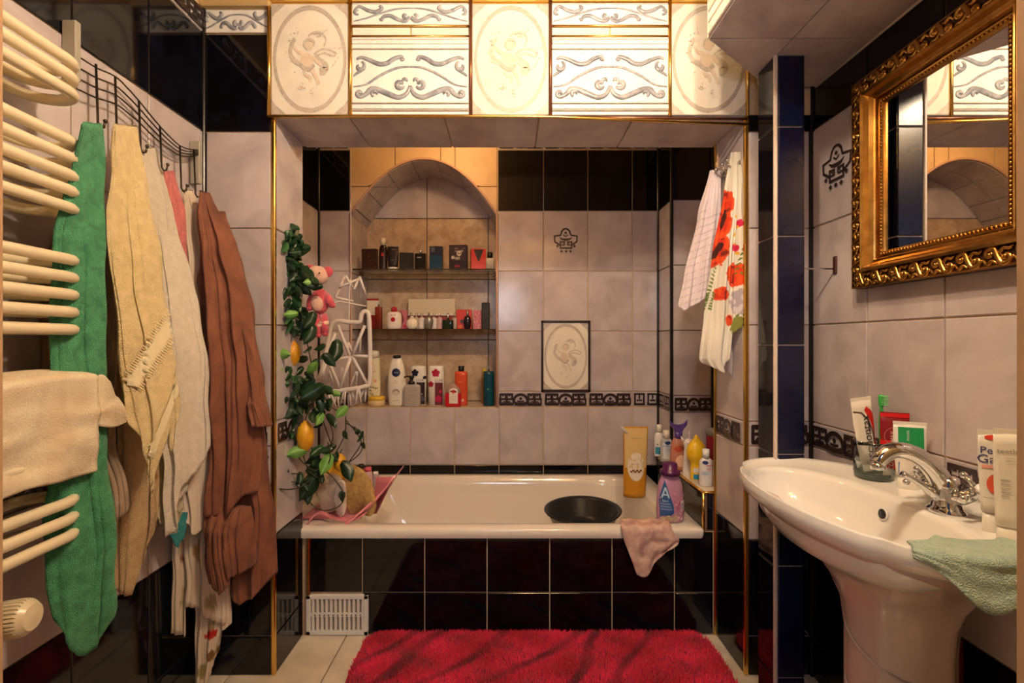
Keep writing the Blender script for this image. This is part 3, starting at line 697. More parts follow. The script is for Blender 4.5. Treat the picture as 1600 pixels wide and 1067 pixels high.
def sp2(cx, cy, r, a0, turns, sg=1, n=14): return [(cx+r*(1-.85*t/n)*cos(a0+sg*turns*2*pi*t/n), cy+r*(1-.85*t/n)*sin(a0+sg*turns*2*pi*t/n)) for t in range(n+1)]
def scroll(T, p):      # one S scroll unit of length p along local u, band -.019..+.019
    g = G(); yy = -.034
    def pp(pts): return [T @ Vector((a, yy-.001, b)) for a, b in pts]
    up = tuple(T.to_3x3() @ Vector((0, 1, 0)))
    s1 = sp2(p*.22, .006, .011, pi*.5, 1.1, 1); s2 = sp2(p*.74, -.006, .010, -pi*.5, 1.1, 1)
    mid = spline2([s1[0], (p*.36, .016), (p*.50, .0), (p*.60, -.017), s2[0]], 5)
    path = s1[::-1]+mid[1:-1]+s2
    n = len(path); g.tube(pp(path), [.0026+.0042*sin(pi*min(1, max(0, i/(n-1)))) for i in range(n)], 'frame_gold', 7, flat=1., up=up)
    path = spline2([(0, -.017), (p*.12, -.012), (p*.3, -.014), (p*.42, -.004), (p*.36, -.0)], 4); n = len(path)
    g.tube(pp(path), [.0014+.0038*sin(pi*(i+.5)/n) for i in range(n)], 'frame_gold', 7, up=up)
    path = spline2([(p*.5, .017), (p*.66, .010), (p*.82, .016), (p*.98, .004)], 4); n = len(path)
    g.tube(pp(path), [.0014+.0038*sin(pi*(i+.5)/n) for i in range(n)], 'frame_gold', 7, up=up)
    g.ball(tuple(T @ Vector((p*.22, yy-.003, .003))), .0055, 'frame_gold', seg=8); g.ball(tuple(T @ Vector((p*.74, yy-.003, -.004))), .0050, 'frame_gold', seg=8); g.ball(tuple(T @ Vector((p*.02, yy, .006))), .0045, 'frame_gold', seg=8)
    return g
def side(cx, cz, ang, L, n):
    p = L/n; me = None
    for i in range(n):
        T = Matrix.Translation((cx, 0, cz)) @ Matrix.Rotation(ang, 4, 'Y') @ Matrix.Translation((-L/2+i*p, 0, 0))
        scroll(T, p).build('scroll', mr)
bw = .024
side(0, MH/2-bw, 0, MW-.01, 8); side(0, -MH/2+bw, pi, MW-.01, 8); side(-MW/2+bw, 0, -pi/2, MH-.08, 8); side(MW/2-bw, 0, pi/2, MH-.08, 8)
g = G(); g.box((-MW/2+.09, -.012, -MH/2+.09), (MW/2-.09, -.006, MH/2-.09), 'mirror'); g.build('glass', mr)
g = G(); g.box((-MW/2+.02, -.006, -MH/2+.02), (MW/2-.02, 0, MH/2-.02), 'dark'); g.build('backing', mr)

# ---- towel radiator
ra = thing('towel_radiator', (-.95, .74, .5), 'cream bowed tube towel radiator on the left wall with a cloth on it', 'radiator')
ra.location = (0, 0, 0)
XF, XB = -.905, -1.012
hs_ = [116, 138, 162, 234, 259, 285, 308, 334, 411, 437, 463, 489, 515, 600, 626, 652, 678, 704, 771, 797, 822]
for i, py in enumerate(hs_):
    z = HC+(CY-py)*1.03/F
    pts = [(XF-.05, .47, z), (XF-.012, .52, z), (XF, .62, z), (XF+.004, .76, z), (XF, .92, z)]
    Ye = 1.0; pts = spline(pts, 4)+[Vector(p) for p in [((XF+XB)/2+(XF-XB)/2*cos(a), Ye-.03+.045*sin(a), z) for a in [pi*k/10 for k in range(0, 11)]]]
    pts += [Vector((XB, y, z)) for y in (.92, .8, .6, .5)]
    g = G(); g.tube(pts, .0115, 'radiator', 10); g.build('tube', ra)
for y in (.50, .80):
    g = G(); g.tube([(XB, y, .26), (XB, y, 1.78)], .017, 'radiator', 12); g.build('collector', ra)
for z in (.45, 1.62):
    for y in (.54, .76):
        g = G(); g.tube([(XL+.002, y, z), (XB-.012, y, z)], [.016, .010], 'radiator', 10); g.build('wall_bracket', ra)
# thermostat valve
kn = thing('radiator_valve', (-.925, .90, HC+(CY-965)*.90/F), 'ribbed cream thermostat knob below the towel radiator', 'valve')
g = G(); pr = []
rings = []
def ribr(k, r0, on): return r0-(.0042 if on and k % 4 == 0 else 0)
for zz, rr0, on in ((-.062, .024, 0), (-.056, .032, 0), (-.052, .0335, 1), (-.0, .0345, 1), (.008, .0335, 1), (.012, .031, 0), (.021, .024, 0), (.023, .004, 0)):
    rings.append([(ribr(k, rr0, on)*cos(2*pi*k/112), ribr(k, rr0, on)*sin(2*pi*k/112), zz) for k in range(112)])
TT = Vector((.85, .15, .05)).normalized().to_track_quat('Z', 'Y').to_matrix().to_4x4()
g.loft(rings, 'radiator', T=TT, smooth=False); g.build('knob', kn)
g = G(); g.tube([TT @ Vector((0, 0, -.05)), TT @ Vector((0, 0, -.075)), Vector((-.085, .0, -.005)), Vector((-.128, 0, -.005))], [.013, .012, .010, .012], 'chrome', 12); g.build('pipe_stub', kn)

# ---- rug
def rug():
    x0, x1, y0, y1 = -.548, .772, 1.02, 1.862; r = .07
    t = thing('bath_rug', ((x0+x1)/2, (y0+y1)/2, 0), 'red shaggy bath rug with darker diagonal streaks on the cream floor', 'rug')
    cx, cy = (x0+x1)/2, (y0+y1)/2
    g = G(); pts = rr_(x0-cx, y0-cy, x1-cx, y1-cy, r, 0); 
    mt = mat('rug_base', (.25, .003, .02), .9); g.loft([pts, [(p[0], p[1], .009) for p in pts]], mt, smooth=False); g.build('backing', t)
    m = bpy.data.materials.new('red_pile'); m.use_nodes = True; nt = m.node_tree; b = nt.nodes['Principled BSDF']; b.inputs['Roughness'].default_value = .85; b.inputs['Sheen Weight'].default_value = .3
    a = nt.nodes.new('ShaderNodeAttribute'); a.attribute_name = 'Col'; nt.links.new(a.outputs['Color'], b.inputs['Base Color'])
    import numpy as np
    R = np.random.RandomState(4); N = 95000
    X = R.uniform(x0-cx, x1-cx, N); Y = (y1-cy)-(y1-y0)*R.uniform(0, 1, N)**1.25
    hx, hy = (x1-x0)/2, (y1-y0)/2; dx = np.maximum(np.abs(X)-(hx-r), 0); dy = np.maximum(np.abs(Y)-(hy-r), 0); ok = (dx**2+dy**2) < r*r
    X, Y = X[ok], Y[ok]; N = len(X)
    A = R.uniform(0, 2*pi, N); L = R.uniform(.012, .024, N); lean = R.uniform(.2, .9, N)
    fx = .5*np.sin(X*31+2*np.sin(Y*23))+.5*np.sin(Y*37+X*11); A = A*.45+fx*1.6
    ddx, ddy = np.cos(A), np.sin(A); wx, wy = -ddy*.0013, ddx*.0013
    z0 = .006
    mx, my = X+ddx*L*lean*.3, Y+ddy*L*lean*.3; txx, tyy = X+ddx*L*lean*.8, Y+ddy*L*lean*.8; H = L*np.sqrt(1-np.minimum(lean*.75, .9)**2)+z0
    V = np.empty((N, 5, 3)); V[:, 0] = np.stack([X-wx, Y-wy, np.full(N, z0)], 1); V[:, 1] = np.stack([X+wx, Y+wy, np.full(N, z0)], 1)
    V[:, 2] = np.stack([mx+wx, my+wy, (H+z0)*.55], 1); V[:, 3] = np.stack([mx-wx, my-wy, (H+z0)*.55], 1); V[:, 4] = np.stack([txx, tyy, H], 1)
    # streaks
    def dark(X, Y):
        d = np.zeros(len(X))
        for ox, wd, cv in ((-.50, .020, .25), (-.34, .028, .5), (-.10, .022, .9), (.16, .026, 1.0), (.27, .020, .2), (.42, .018, -.1), (-.62, .02, .3)):
            s = X-ox-(Y-hy)*(.9+.9*cv)*.62-.03*np.sin(Y*14+ox*20); d = np.maximum(d, np.exp(-(s/wd)**4)*(.5+.5*np.sin(X*9+Y*21+ox*13)*.5+.25))
        return np.clip(d, 0, 1)
    dk = dark(X, Y)[:, None]; n = (.5+.5*np.sin(X*17+1.3*np.sin(Y*15))*np.sin(Y*19+X*5))[:, None]
    c = (1-n)*np.array([[.55, .003, .028]])+n*np.array([[.92, .022, .095]]); c = c*(1-dk)+np.array([[.20, .006, .025]])*dk
    c = c*R.uniform(.75, 1.15, N)[:, None]
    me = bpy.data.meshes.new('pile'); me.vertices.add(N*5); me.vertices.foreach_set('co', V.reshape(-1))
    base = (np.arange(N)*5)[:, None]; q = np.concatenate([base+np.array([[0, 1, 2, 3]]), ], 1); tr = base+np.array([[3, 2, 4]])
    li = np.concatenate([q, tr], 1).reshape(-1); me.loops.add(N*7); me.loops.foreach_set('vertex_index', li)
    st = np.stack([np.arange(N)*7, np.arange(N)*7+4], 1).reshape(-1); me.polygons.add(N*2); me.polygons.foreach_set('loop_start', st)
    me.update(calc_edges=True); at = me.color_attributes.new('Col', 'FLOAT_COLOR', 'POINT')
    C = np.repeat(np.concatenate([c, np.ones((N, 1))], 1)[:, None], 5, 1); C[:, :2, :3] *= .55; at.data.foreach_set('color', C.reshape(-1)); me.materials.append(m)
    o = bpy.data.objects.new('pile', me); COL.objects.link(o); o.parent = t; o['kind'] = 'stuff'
rug()
# ================================================================ cloth
def ilv(levels, t, k):
    for i in range(len(levels)-1):
        a, b = levels[i], levels[i+1]
        if t <= b[0] or i == len(levels)-2:
            u = min(1, max(0, (t-a[0])/(b[0]-a[0]))); u = u*u*(3-2*u)*.5+u*.5; return lerp(a[k], b[k], u)
def bundle(name, levels, Yc, dy, ty, nf, amp, m, bot=None, seed=0, nth=120, nz=70, col=None, parent=None, swirl=.6, lumps=.004, rough_edge=0.):
    """hanging cloth: levels = (py, left px, right px); bot = [(u, py)...] sloping hem; the two sides are the front and back of one hanging cloth"""
    R = random.Random(seed); ph = [R.uniform(0, 6.28) for _ in range(6)]; top = levels[0][0]; bm = max(b[1] for b in bot) if bot else levels[-1][0]
    vs = []; cols = []
    for j in range(nz+1):
        for i in range(nth):
            th = 2*pi*i/nth; a, b = -cos(th), -sin(th)      # a: across, b<0 is the front
            be = bm
            if bot:
                for q in range(len(bot)-1):
                    if bot[q][0] <= a <= bot[q+1][0]+1e-6: be = lerp(bot[q][1], bot[q+1][1], (a-bot[q][0])/(bot[q+1][0]-bot[q][0]))
                if b > 0: be -= .10*(bm-top)*b
            py = top+(be-top)*(j/nz)
            l, r = ilv(levels, py, 1), ilv(levels, py, 2); t = (py-top)/(bm-top)
            grow = min(1, t*3.2+.25)
            fold = amp*.28*grow*sin(nf*4.3*a*pi+ph[4]+t*3+2*sin(t*5+a*3))+amp*grow*(sin(nf*a*pi+ph[0]+swirl*t*2+.8*sin(t*4+ph[3]))+.45*sin((nf*1.9)*a*pi+ph[1]-t*2.5))*(1 if b < 0 else .6)
            aa = a+.035*sin(nf*a*pi+ph[2]+t*2)*(1-abs(a))
            Y = Yc+dy*a+ty*grow*b*(.25+.75*abs(b))**.5+fold
            px = (l+r)/2+(r-l)/2*aa
            x, y, z = (px-CX)/F*(Yc+dy*a), Y, HC+(CY-py)/F*(Yc+dy*a)
            nn = noise.noise(Vector((x*14, y*14+seed, z*9)))*lumps*2
            x = max(x+nn*.6, XL+.010); vs.append((x, y+nn, z))
            if col: cols.append(col(a, t, b, px, py))
    fs = [(j*nth+i, j*nth+(i+1) % nth, (j+1)*nth+(i+1) % nth, (j+1)*nth+i) for j in range(nz) for i in range(nth)]
    fs.append(tuple(range(nth-1, -1, -1)))
    cx, cy, cz = vs[0]; g = G(); g.add([(v[0]-cx, v[1]-cy, v[2]-cz) for v in vs], fs, m, True)
    o = g.build(name, parent, (cx, cy, cz)); solid(o, .003, -1)
    if col: setcol(o, cols)
    return o
def terry(name, c, c2=None, **k): return mat(name, c, .95, bump=k.get('bump', 1.0), bscale=k.get('bs', 420), mottle=c2 or tuple(x*.82 for x in c), mscale=45, sheen=.08)
green = terry('green_terry', (.075, .33, .175), (.045, .22, .115), bump=1.0, bs=380)
yellow = terry('pale_yellow_terry', (.80, .66, .38), (.70, .56, .30))
white_t = terry('white_terry', (.84, .77, .66), (.76, .69, .58))
tan_t = terry('tan_terry', (.62, .45, .26), (.54, .38, .21))
robe = mat('rust_velour', (.235, .085, .048), .8, bump=.25, bscale=120, mottle=(.15, .052, .03), mscale=14, sheen=.08)
pinkm = terry('pink_cloth', (.72, .22, .22)); greydk = mat('grey_printed_cloth', (.34, .25, .19), .9, mottle=(.25, .18, .13), mscale=20)
# wire rack along the left wall
rk = thing('wire_towel_rack', (-1.0, 1.35, 1.6), 'wavy dark wire hook rack along the left wall above the towels', 'rack'); rk.location = (0, 0, 0)
wire = mat('dark_wire', (.10, .085, .07), .3, .9)
base_w = [(120, 86), (150, 105), (180, 119), (199, 137), (217, 157), (234, 178), (250, 197), (266, 214), (281, 227), (297, 233), (313, 234)]
def RX(px, py, X=-1.022): Y = F*X/(px-CX); return Vector((X, Y, HC+(CY-py)/F*Y))
for k in range(4):
    g = G(); g.tube(spline([RX(a, b+k*(15-2.2*i*.6)*1.15) for i, (a, b) in enumerate(base_w)], 4), .0022, wire, 6); g.build('wire', rk)
for a, b, c_, d_ in ((150, 100, 146, 190), (180, 119, 170, 214), (217, 157, 211, 228), (250, 197, 245, 257), (281, 227, 276, 290), (303, 233, 300, 300)):
    g = G(); p, q = RX(a, b, -1.019), RX(c_, d_, -1.014); q.y = p.y; 
    g.tube([p, q, q+Vector((.006, 0, -.010)), q+Vector((.014, 0, -.008)), q+Vector((.018, 0, .006))], .003, wire, 6); g.ball(tuple(q+Vector((.018, 0, .008))), .005, wire, seg=8); g.build('hook', rk)
for a, b in ((120, 60), (312, 240)):
    p = RX(a, b); g = G(); g.box((XL+.007, p.y-.008, p.z-.10), (-1.018, p.y+.008, p.z+.04), mat('grey_plastic_bracket', (.34, .32, .27), .5), bev=.002); g.build('bracket', rk)
# garments
o = bundle('grey_printed_towel', [(330, 110, 175), (420, 60, 190), (700, 40, 178), (790, 120, 205), (830, 150, 200)], 1.10, .03, .015, 2.5, .006, greydk, bot=[(-1, 790), (0, 830), (1, 800)], seed=11)
tag(o, 'grey beige printed towel hanging between the green and the pale yellow towels', 'towel')
gt = bundle('green_towel', [(192, 128, 158), (300, 100, 162), (480, 88, 163), (680, 84, 166), (800, 76, 176), (940, 82, 180), (1014, 96, 170)], 1.02, .04, .03, 1.25, .007, green, bot=[(-1, 935), (-.5, 965), (0, 1000), (.35, 1014), (.7, 1004), (1, 965)], seed=2, swirl=.3)
tag(gt, 'thick green terry towel hanging just behind the radiator end', 'towel')
o = bundle('green_towel_shaded_part', [(372, 36, 112), (450, 8, 118), (700, -4, 116), (860, 30, 122), (900, 76, 118)], 1.13, .03, .02, 1.6, .008, terry('shaded_green_terry', (.03, .17, .085)), seed=22); tag(o, 'shaded part of the green towel behind the radiator tubes, its shade in the colour', 'towel')  # unlit part of the green towel, its shade put into a darker terry colour
o = bundle('tan_towel', [(215, 194, 208), (330, 190, 222), (560, 172, 232), (700, 176, 246), (800, 172, 248), (925, 176, 226)], 1.205, .02, .02, 1.5, .008, tan_t, bot=[(-1, 905), (-.2, 918), (.45, 925), (.75, 860), (1, 800)], seed=5); tag(o, 'tan terry towel low down behind the pale yellow towel', 'towel')
def ycol(a, t, b, px, py):
    c = (.80, .66, .38); s = (py-600)+(px-205)*1.05
    return c
yt = bundle('yellow_towel', [(198, 180, 212), (300, 172, 238), (420, 176, 256), (540, 196, 268), (640, 202, 284), (700, 210, 284), (764, 228, 270)], 1.15, .05, .032, 1.5, .009, yellow, bot=[(-1, 640), (-.5, 690), (.35, 764), (.55, 720), (1, 575)], seed=3, swirl=.4)
tag(yt, 'pale yellow terry towel with a woven band, hanging beside the green towel', 'towel')
o = bundle('cream_towel', [(620, 222, 268), (720, 216, 278), (790, 240, 282), (830, 250, 272)], 1.33, .05, .028, 2.0, .008, terry('cream_terry', (.78, .67, .46)), bot=[(-1, 770), (.1, 812), (1, 826)], seed=31); tag(o, 'cream terry towel end showing below the pale yellow towel', 'towel')
wt = bundle('white_towel', [(232, 219, 243), (330, 232, 268), (440, 242, 300), (560, 248, 326), (650, 250, 328), (730, 256, 328), (838, 262, 322)], 1.36, .05, .028, 1.7, .009, white_t, bot=[(-1, 835), (-.3, 828), (.1, 760), (.5, 740), (1, 700)], seed=9)
tag(wt, 'white terry towel hanging between the pale yellow towel and the brown robe', 'towel')
o = bundle('white_cotton_towel', [(700, 276, 326), (760, 274, 326), (832, 282, 322)], 1.44, .03, .02, 2, .006, mat('white_cotton', (.70, .60, .50), .9, bump=.2, bscale=200), bot=[(-1, 800), (.4, 832), (1, 822)], seed=12); tag(o, 'off-white cotton cloth end below the white terry towel', 'towel')
o = bundle('pink_cloth', [(268, 256, 272), (330, 262, 290), (412, 280, 294)], 1.43, .02, .012, 2, .004, pinkm, seed=6, nz=30); tag(o, 'small pink cloth peeking out beside the top of the white towel', 'cloth')
o = bundle('teal_cloth', [(800, 258, 292), (850, 268, 292)], 1.40, .02, .01, 1, .003, terry('teal_cloth', (.03, .26, .30)), bot=[(-1, 825), (.3, 854), (1, 830)], seed=7, nz=20); tag(o, 'teal cloth corner below the cream and white towels', 'cloth')
def floral(a, t, b, px, py):
    c = [.66, .56, .46]
    n = noise.noise(Vector((a*3.1, t*13, 3)))-.12; n2 = noise.noise(Vector((a*7+5, t*30, 9)))
    if n > .33: c = [.30, .25, .14] if n2 > 0 else [.36, .22, .10]
    d2 = noise.noise(Vector((px*.3, py*.3, 2)))*.8
    for (u, v, r, q, cc) in ((335, 984, 8, 7, [.45, .015, .01]), (327, 990, 7, 3, [.45, .02, .01]), (332, 1018, 7, 8, [.20, .10, .03]), (318, 1045, 6, 12, [.34, .28, .14]), (334, 935, 7, 12, [.36, .27, .16]), (290, 930, 5, 16, [.40, .33, .20]), (292, 868, 5, 5, [.28, .10, .06])):
        if ((px-u)/r)**2+((py-v)/q)**2+d2 < 1: c = cc
    return c
fl_m = vmat('floral_cotton', .9, bump=.15)
o = bundle('floral_blouse', [(296, 284, 300), (330, 290, 310), (420, 300, 322), (700, 288, 336), (800, 276, 340), (990, 268, 352)], 1.50, .03, .018, 3.0, .007, fl_m, bot=[(-1, 985), (-.35, 990), (-.3, 940), (.2, 945), (.9, 975), (1, 975)], seed=15, col=floral, nth=160); tag(o, 'pale floral cotton garment hanging behind the brown robe, knotted at the top', 'garment')
o = bundle('floral_garment', [(830, 316, 346), (900, 304, 360), (985, 306, 358), (1064, 305, 340)], 1.53, .02, .014, 3.0, .006, fl_m, bot=[(-1, 1066), (.1, 1066), (.45, 1040), (.5, 985), (1, 975)], seed=17, col=floral, nth=160); tag(o, 'long pale garment with red flowers reaching lowest below the brown robe', 'garment')
# robe
rb = thing('robe', tuple(P(320, 303, 1.5)), 'rust brown velour robe with a ruffled hem hanging at the corner', 'robe')
def rp(o): o.parent = rb; o.location = Vector(o.location)-Vector(rb.location); return o
rp(bundle('body', [(300, 310, 326), (380, 312, 366), (470, 314, 390), (600, 322, 402), (700, 326, 402), (805, 322, 398)], 1.50, .03, .035, 2.1, .012, robe, bot=[(-1, 800), (.2, 800), (.4, 782), (.7, 770), (1, 770)], seed=21, nth=180))
rp(bundle('ruffle', [(792, 326, 392), (830, 324, 394), (870, 326, 398), (915, 330, 398)], 1.495, .03, .05, 4.6, .008, robe, bot=[(-1, 905), (-.2, 916), (.15, 900), (.3, 890), (1, 882)], seed=23, nth=220, nz=30))
rp(bundle('skirt', [(560, 366, 404), (700, 372, 412), (800, 372, 426), (938, 362, 431)], 1.575, .02, .03, 1.7, .010, robe, bot=[(-1, 925), (-.5, 940), (.2, 925), (.9, 900), (1, 898)], seed=25))
rp(bundle('sleeve', [(330, 330, 352), (420, 356, 382), (500, 376, 394), (600, 392, 410), (655, 394, 420)], 1.53, .02, .028, 1.6, .007, robe, seed=27, nz=50))
rp(bundle('cuff', [(618, 388, 410), (640, 388, 420), (664, 394, 428)], 1.52, .02, .032, 2.4, .005, robe, seed=29, nz=14))
# yellow towel's woven band and hem, laid on its surface
from mathutils.bvhtree import BVHTree
bd = mat('woven_band', (.86, .76, .50), .8, bump=.5, bscale=900)
def hugger(o):
    me = o.data; bv = BVHTree.FromPolygons([v.co+o.location for v in me.vertices], [tuple(p.vertices) for p in me.polygons]); cp = Vector((0, 0, HC))
    def f(px, py, lift):
        d = (P(px, py, 1)-cp).normalized(); h = bv.ray_cast(cp, d)
        return None if h[0] is None else tuple(h[0]+h[1]*(lift if h[1].dot(d) < 0 else -lift)-o.location)
    return f
def laid(o, p0, p1, wd, lift, m, name, nu=40, nv=4, v0=0, v1=1):
    f = hugger(o); g = G(); L = Vector(p1)-Vector(p0); nn = Vector((-L.y, L.x)).normalized(); vs = {}; fs = []
    for j in range(nv+1):
        for i in range(nu+1):
            u = i/nu; q = Vector(p0)+L*u+nn*wd*(lerp(v0, v1, j/nv)-.5); h = f(q.x, q.y, lift)
            if h: vs[(i, j)] = h
    keys = list(vs); ix = {k: n for n, k in enumerate(keys)}
    for j in range(nv):
        for i in range(nu):
            k = [(i, j), (i+1, j), (i+1, j+1), (i, j+1)]
            if all(q in ix for q in k) and max((Vector(vs[a])-Vector(vs[b])).length for a in k for b in k) < .03: fs.append(tuple(ix[q] for q in k))
    if fs: g.add([vs[k] for k in keys], fs, m, True); r = g.build(name, o); return r
laid(yt, (202, 600), (279, 482), 26, .0065, bd, 'woven_band')
rd_m = mat('woven_ridge', (.80, .66, .40), .9)
for k in range(34):
    u = (k+.5)/34; a = Vector((202, 600)).lerp(Vector((279, 482)), u)
    L = Vector((77, -118)).normalized(); nn = Vector((-L.y, L.x))
    for w_ in (-14, 14):
        laid(yt, tuple(a+nn*(w_-5)), tuple(a+nn*(w_+5)), 1.7, .0085, rd_m, 'rib', 2, 1)
laid(yt, (232, 712), (276, 600), 10, .0065, bd, 'hem')
# floor cloth over the radiator
cl_m = mat('stained_beige_cloth', (.78, .70, .53), .95, mottle=(.68, .56, .40), mscale=16, bump=.5, bscale=260)
g = G()
def fn(u, v):
    y = lerp(.50, 1.025, u); top = HC+(CY-588)*1.03/F+.006*sin(u*9)
    L = .34*v; zf = .222-.040*(u)+.012*sin(u*8)
    if v < .25: a = (v/.25); x = XB-.015+(XF+.018-XB+.015)*a; z = top+.012*sin(a*pi)-.0*(1-a)+(-.05 if a < .05 else 0)*0
    else: a = (v-.25)/.75; x = XF+.018+.006*sin(u*14+a*3)*a+.004*sin(u*33)*a; z = top-.012*(1-cos(min(1, a*8)*pi/2))-zf*a
    n = noise.noise(Vector((u*5, v*7, 1)))*.008*min(1, v*2); return (x+n, y, z+n*.5)
g.sheet(60, 50, fn, cl_m)
def fn2(u, v): 
    p = Vector(fn(1, .25+.38*v*1.0)); return (p.x-.02*u*0+.012*u, p.y+(.055*u)*(.35+.9*v), p.z-.012*u*(1-v)+.006*sin(v*9+u*4))
g.sheet(14, 24, fn2, cl_m)
o = g.build('floor_cloth'); o.location = (0, 0, 0); solid(o, .003, 0); tag(o, 'creased beige cloth draped over the middle tubes of the towel radiator', 'cloth')
# cloths at the bath
def dr_cloth(name, m, fn, nu, nv, label, cat='cloth', th=.003, loc=(0,0,0)):
    g = G(); g.sheet(nu, nv, lambda u, v: tuple(Vector(fn(u, v))-Vector(loc)), m); o = g.build(name, loc=loc); solid(o, th, 0); return tag(o, label, cat)
pk = mat('pink_stained_cloth', (.70, .50, .42), .9, mottle=(.48, .26, .24), mscale=22, bump=.6, bscale=60)
def fn(u, v):
    # over the tub's front rim
    l = P(lerp(967, 988, min(1, v*1.25)), 0, 1).x; w0 = 40+45*min(1, v*2.2)-26*max(0, v-.62)*2.2
    n = noise.noise(Vector((u*4, v*5, 2)))*.012
    if v < .3: a = v/.3; Y = lerp(1.925, Y1-.030, a); z = .431+.004+abs(n)*.8+.004*sin(u*8)**2; px = lerp(975, 968, a)+u*(78)
    else: 
        a = (v-.3)/.7; Y = Y1-.030-.006-n*.8-.006*sin(u*9+a*2)**2; zl = lerp(.43, lerp(.290, .370, u**1.3)-.045*math.exp(-((u-.22)/.25)**2), a); z = zl-.012*(1-cos(min(1, a*6)*pi/2)); px = 968+a*24*(1-u)+u*(78+12*sin(a*3))-u*a*0
    return ((px-CX)/F*1.86, Y, z)
dr_cloth('wash_cloth', pk, fn, 30, 34, 'pinkish stained cloth draped over the front rim of the bathtub')
mint = terry('mint_terry', (.42, .55, .45), (.34, .46, .38))
def fn(u, v):
    th = lerp(pi+.93, 1.5*pi+.25, u); ox, oy = outl(0, th); d = Vector((ox+.222, oy, 0)); d.normalize()
    n = noise.noise(Vector((u*5, v*6, 4)))*.006
    bx, by = ox+1.056, oy+1.10
    if v < .5: a = v/.5; k = .085*(1-a)*min(1, .25+u*2.2); x, y = bx-d.x*k, by-d.y*k; z = SZ+.009+abs(n)-.004*(1-a)
    else: a = (v-.5)/.5; L = .010+.052*math.exp(-((u-.42)/.22)**2)+.034*u; x, y = bx+d.x*(.006+n+.008*a), by+d.y*(.006+n+.008*a); z = SZ+.009-L*a-.005
    return (x, y, z+n*.3)
dr_cloth('hand_towel', mint, fn, 40, 30, 'mint green cloth lying over the near front rim of the washbasin', 'cloth', .004)
# hook rail on the right jamb
hk = thing('hook_rail', (JR-.006, 1.75, 1.79), 'chrome hook rail on the right side of the bath opening', 'hook rail'); 
g = G(); g.box((-.006, -.085, -.008), (.0, .10, .008), 'chrome', bev=.002); g.build('rail', hk)
for y in (-.06, -.02, .03, .075):
    g = G(); g.tube([(-.006, y, 0), (-.02, y, -.012), (-.034, y, -.004), (-.038, y, .010)], .0035, 'chrome', 8); g.ball((-.039, y, .014), .0075, 'chrome', seg=10); g.lathe([(.012, 0), (.012, .004)], 'chrome', T=Matrix.Translation((-.003, y, 0)) @ Matrix.Rotation(-pi/2, 4, 'Y')); g.build('hook', hk)
lil = mat('pale_lilac_waffle_terry', (.70, .60, .66), .95, bump=.8, bscale=300)
def lcol(a, t, b, px, py):
    s = (py+.35*px)/11.; return (.52, .45, .52) if (s % 1) < .12 and py > 330 else (.74, .65, .70)
o = bundle('lilac_towel', [(266, 1110, 1126), (340, 1090, 1126), (430, 1068, 1122), (487, 1058, 1118)], 1.80, -.015, .018, 2.0, .007, vmat('lilac_terry', .95, .6), bot=[(-1, 478), (-.7, 486), (1, 452)], seed=41, col=lcol, nz=110); tag(o, 'pale lilac ribbed towel hanging left of the red flowered towel', 'towel')
def rf(a, t, b, px, py):
    c = [.74, .71, .62]
    def blob(x, y, rx, ry, th=0.):
        dx, dy = px-x, py-y; d = ((dx*cos(th)+dy*sin(th))/rx)**2+((-dx*sin(th)+dy*cos(th))/ry)**2; return d+.35*noise.noise(Vector((px*.16, py*.16, 1)))
    n = noise.noise(Vector((px*.13, py*.10, 5)))
    for x, y, rx, ry, th in ((1130, 318, 11, 22, .1), (1124, 352, 13, 24, .2), (1117, 392, 17, 27, .25), (1144, 430, 15, 19, 0), (1124, 460, 11, 11, 0), (1136, 500, 5, 9, 0)):
        b_ = blob(x, y, rx, ry, th)
        if b_ < 1: c = [.75, .085, .015] if b_ > .62 or n > .1 else ([.66, .04, .012] if n > -.28 else [.22, .02, .012])
    if blob(1128, 345, 3.5, 17, .25) < 1 or blob(1119, 392, 5, 15, .5) < 1: c = [.06, .012, .01]
    for x, y in ((1145, 388), (1152, 350)):
        if blob(x, y, 6, 6) < 1: c = [.62, .02, .09]
    for x0, y0, x1, y1 in ((1162, 385, 1150, 430), (1112, 420, 1104, 455), (1150, 500, 1160, 470), (1110, 460, 1104, 484)):
        for k in range(7):
            q = k/6; 
            for sg in (-1, 1):
                if blob(lerp(x0, x1, q)+sg*4, lerp(y0, y1, q)-2, 3.4, 1.5, sg*.6) < .9: c = [.12, .20, .04]
    for k in range(5):
        if blob(1146+3*sin(k*2), 340+k*14, 3.5, 2.2, k) < .9: c = [.75, .42, .03]
    if 440 < py < 500 and blob(1150, 472, 14, 22) < .8: c = [.40, .36, .42] if n > 0 else [.62, .58, .60]
    if blob(1146, 508, 9, 16, .3) < .8: c = [.22, .24, .05]
    return c
o = bundle('floral_towel', [(238, 1142, 1158), (300, 1130, 1163), (400, 1112, 1166), (500, 1100, 1166), (560, 1094, 1163), (588, 1110, 1160)], 1.69, -.012, .022, 2.2, .010, vmat('flowered_terry', .95, .35), bot=[(-1, 566), (-.3, 582), (.2, 560), (.3, 520), (1, 500)], seed=43, col=rf, nth=260, nz=220, lumps=.003); tag(o, 'cream towel with large red flowers hanging at the right edge of the bath opening', 'towel')
o = bundle('grey_towel', [(470, 1130, 1164), (560, 1128, 1166), (614, 1136, 1166)], 1.74, -.01, .012, 2.0, .005, mat('grey_lilac_cloth', (.50, .45, .47), .95, bump=.5), bot=[(-1, 575), (1, 614)], seed=44, nz=30); tag(o, 'grey lilac cloth with a frayed edge hanging below the red flowered towel', 'towel')
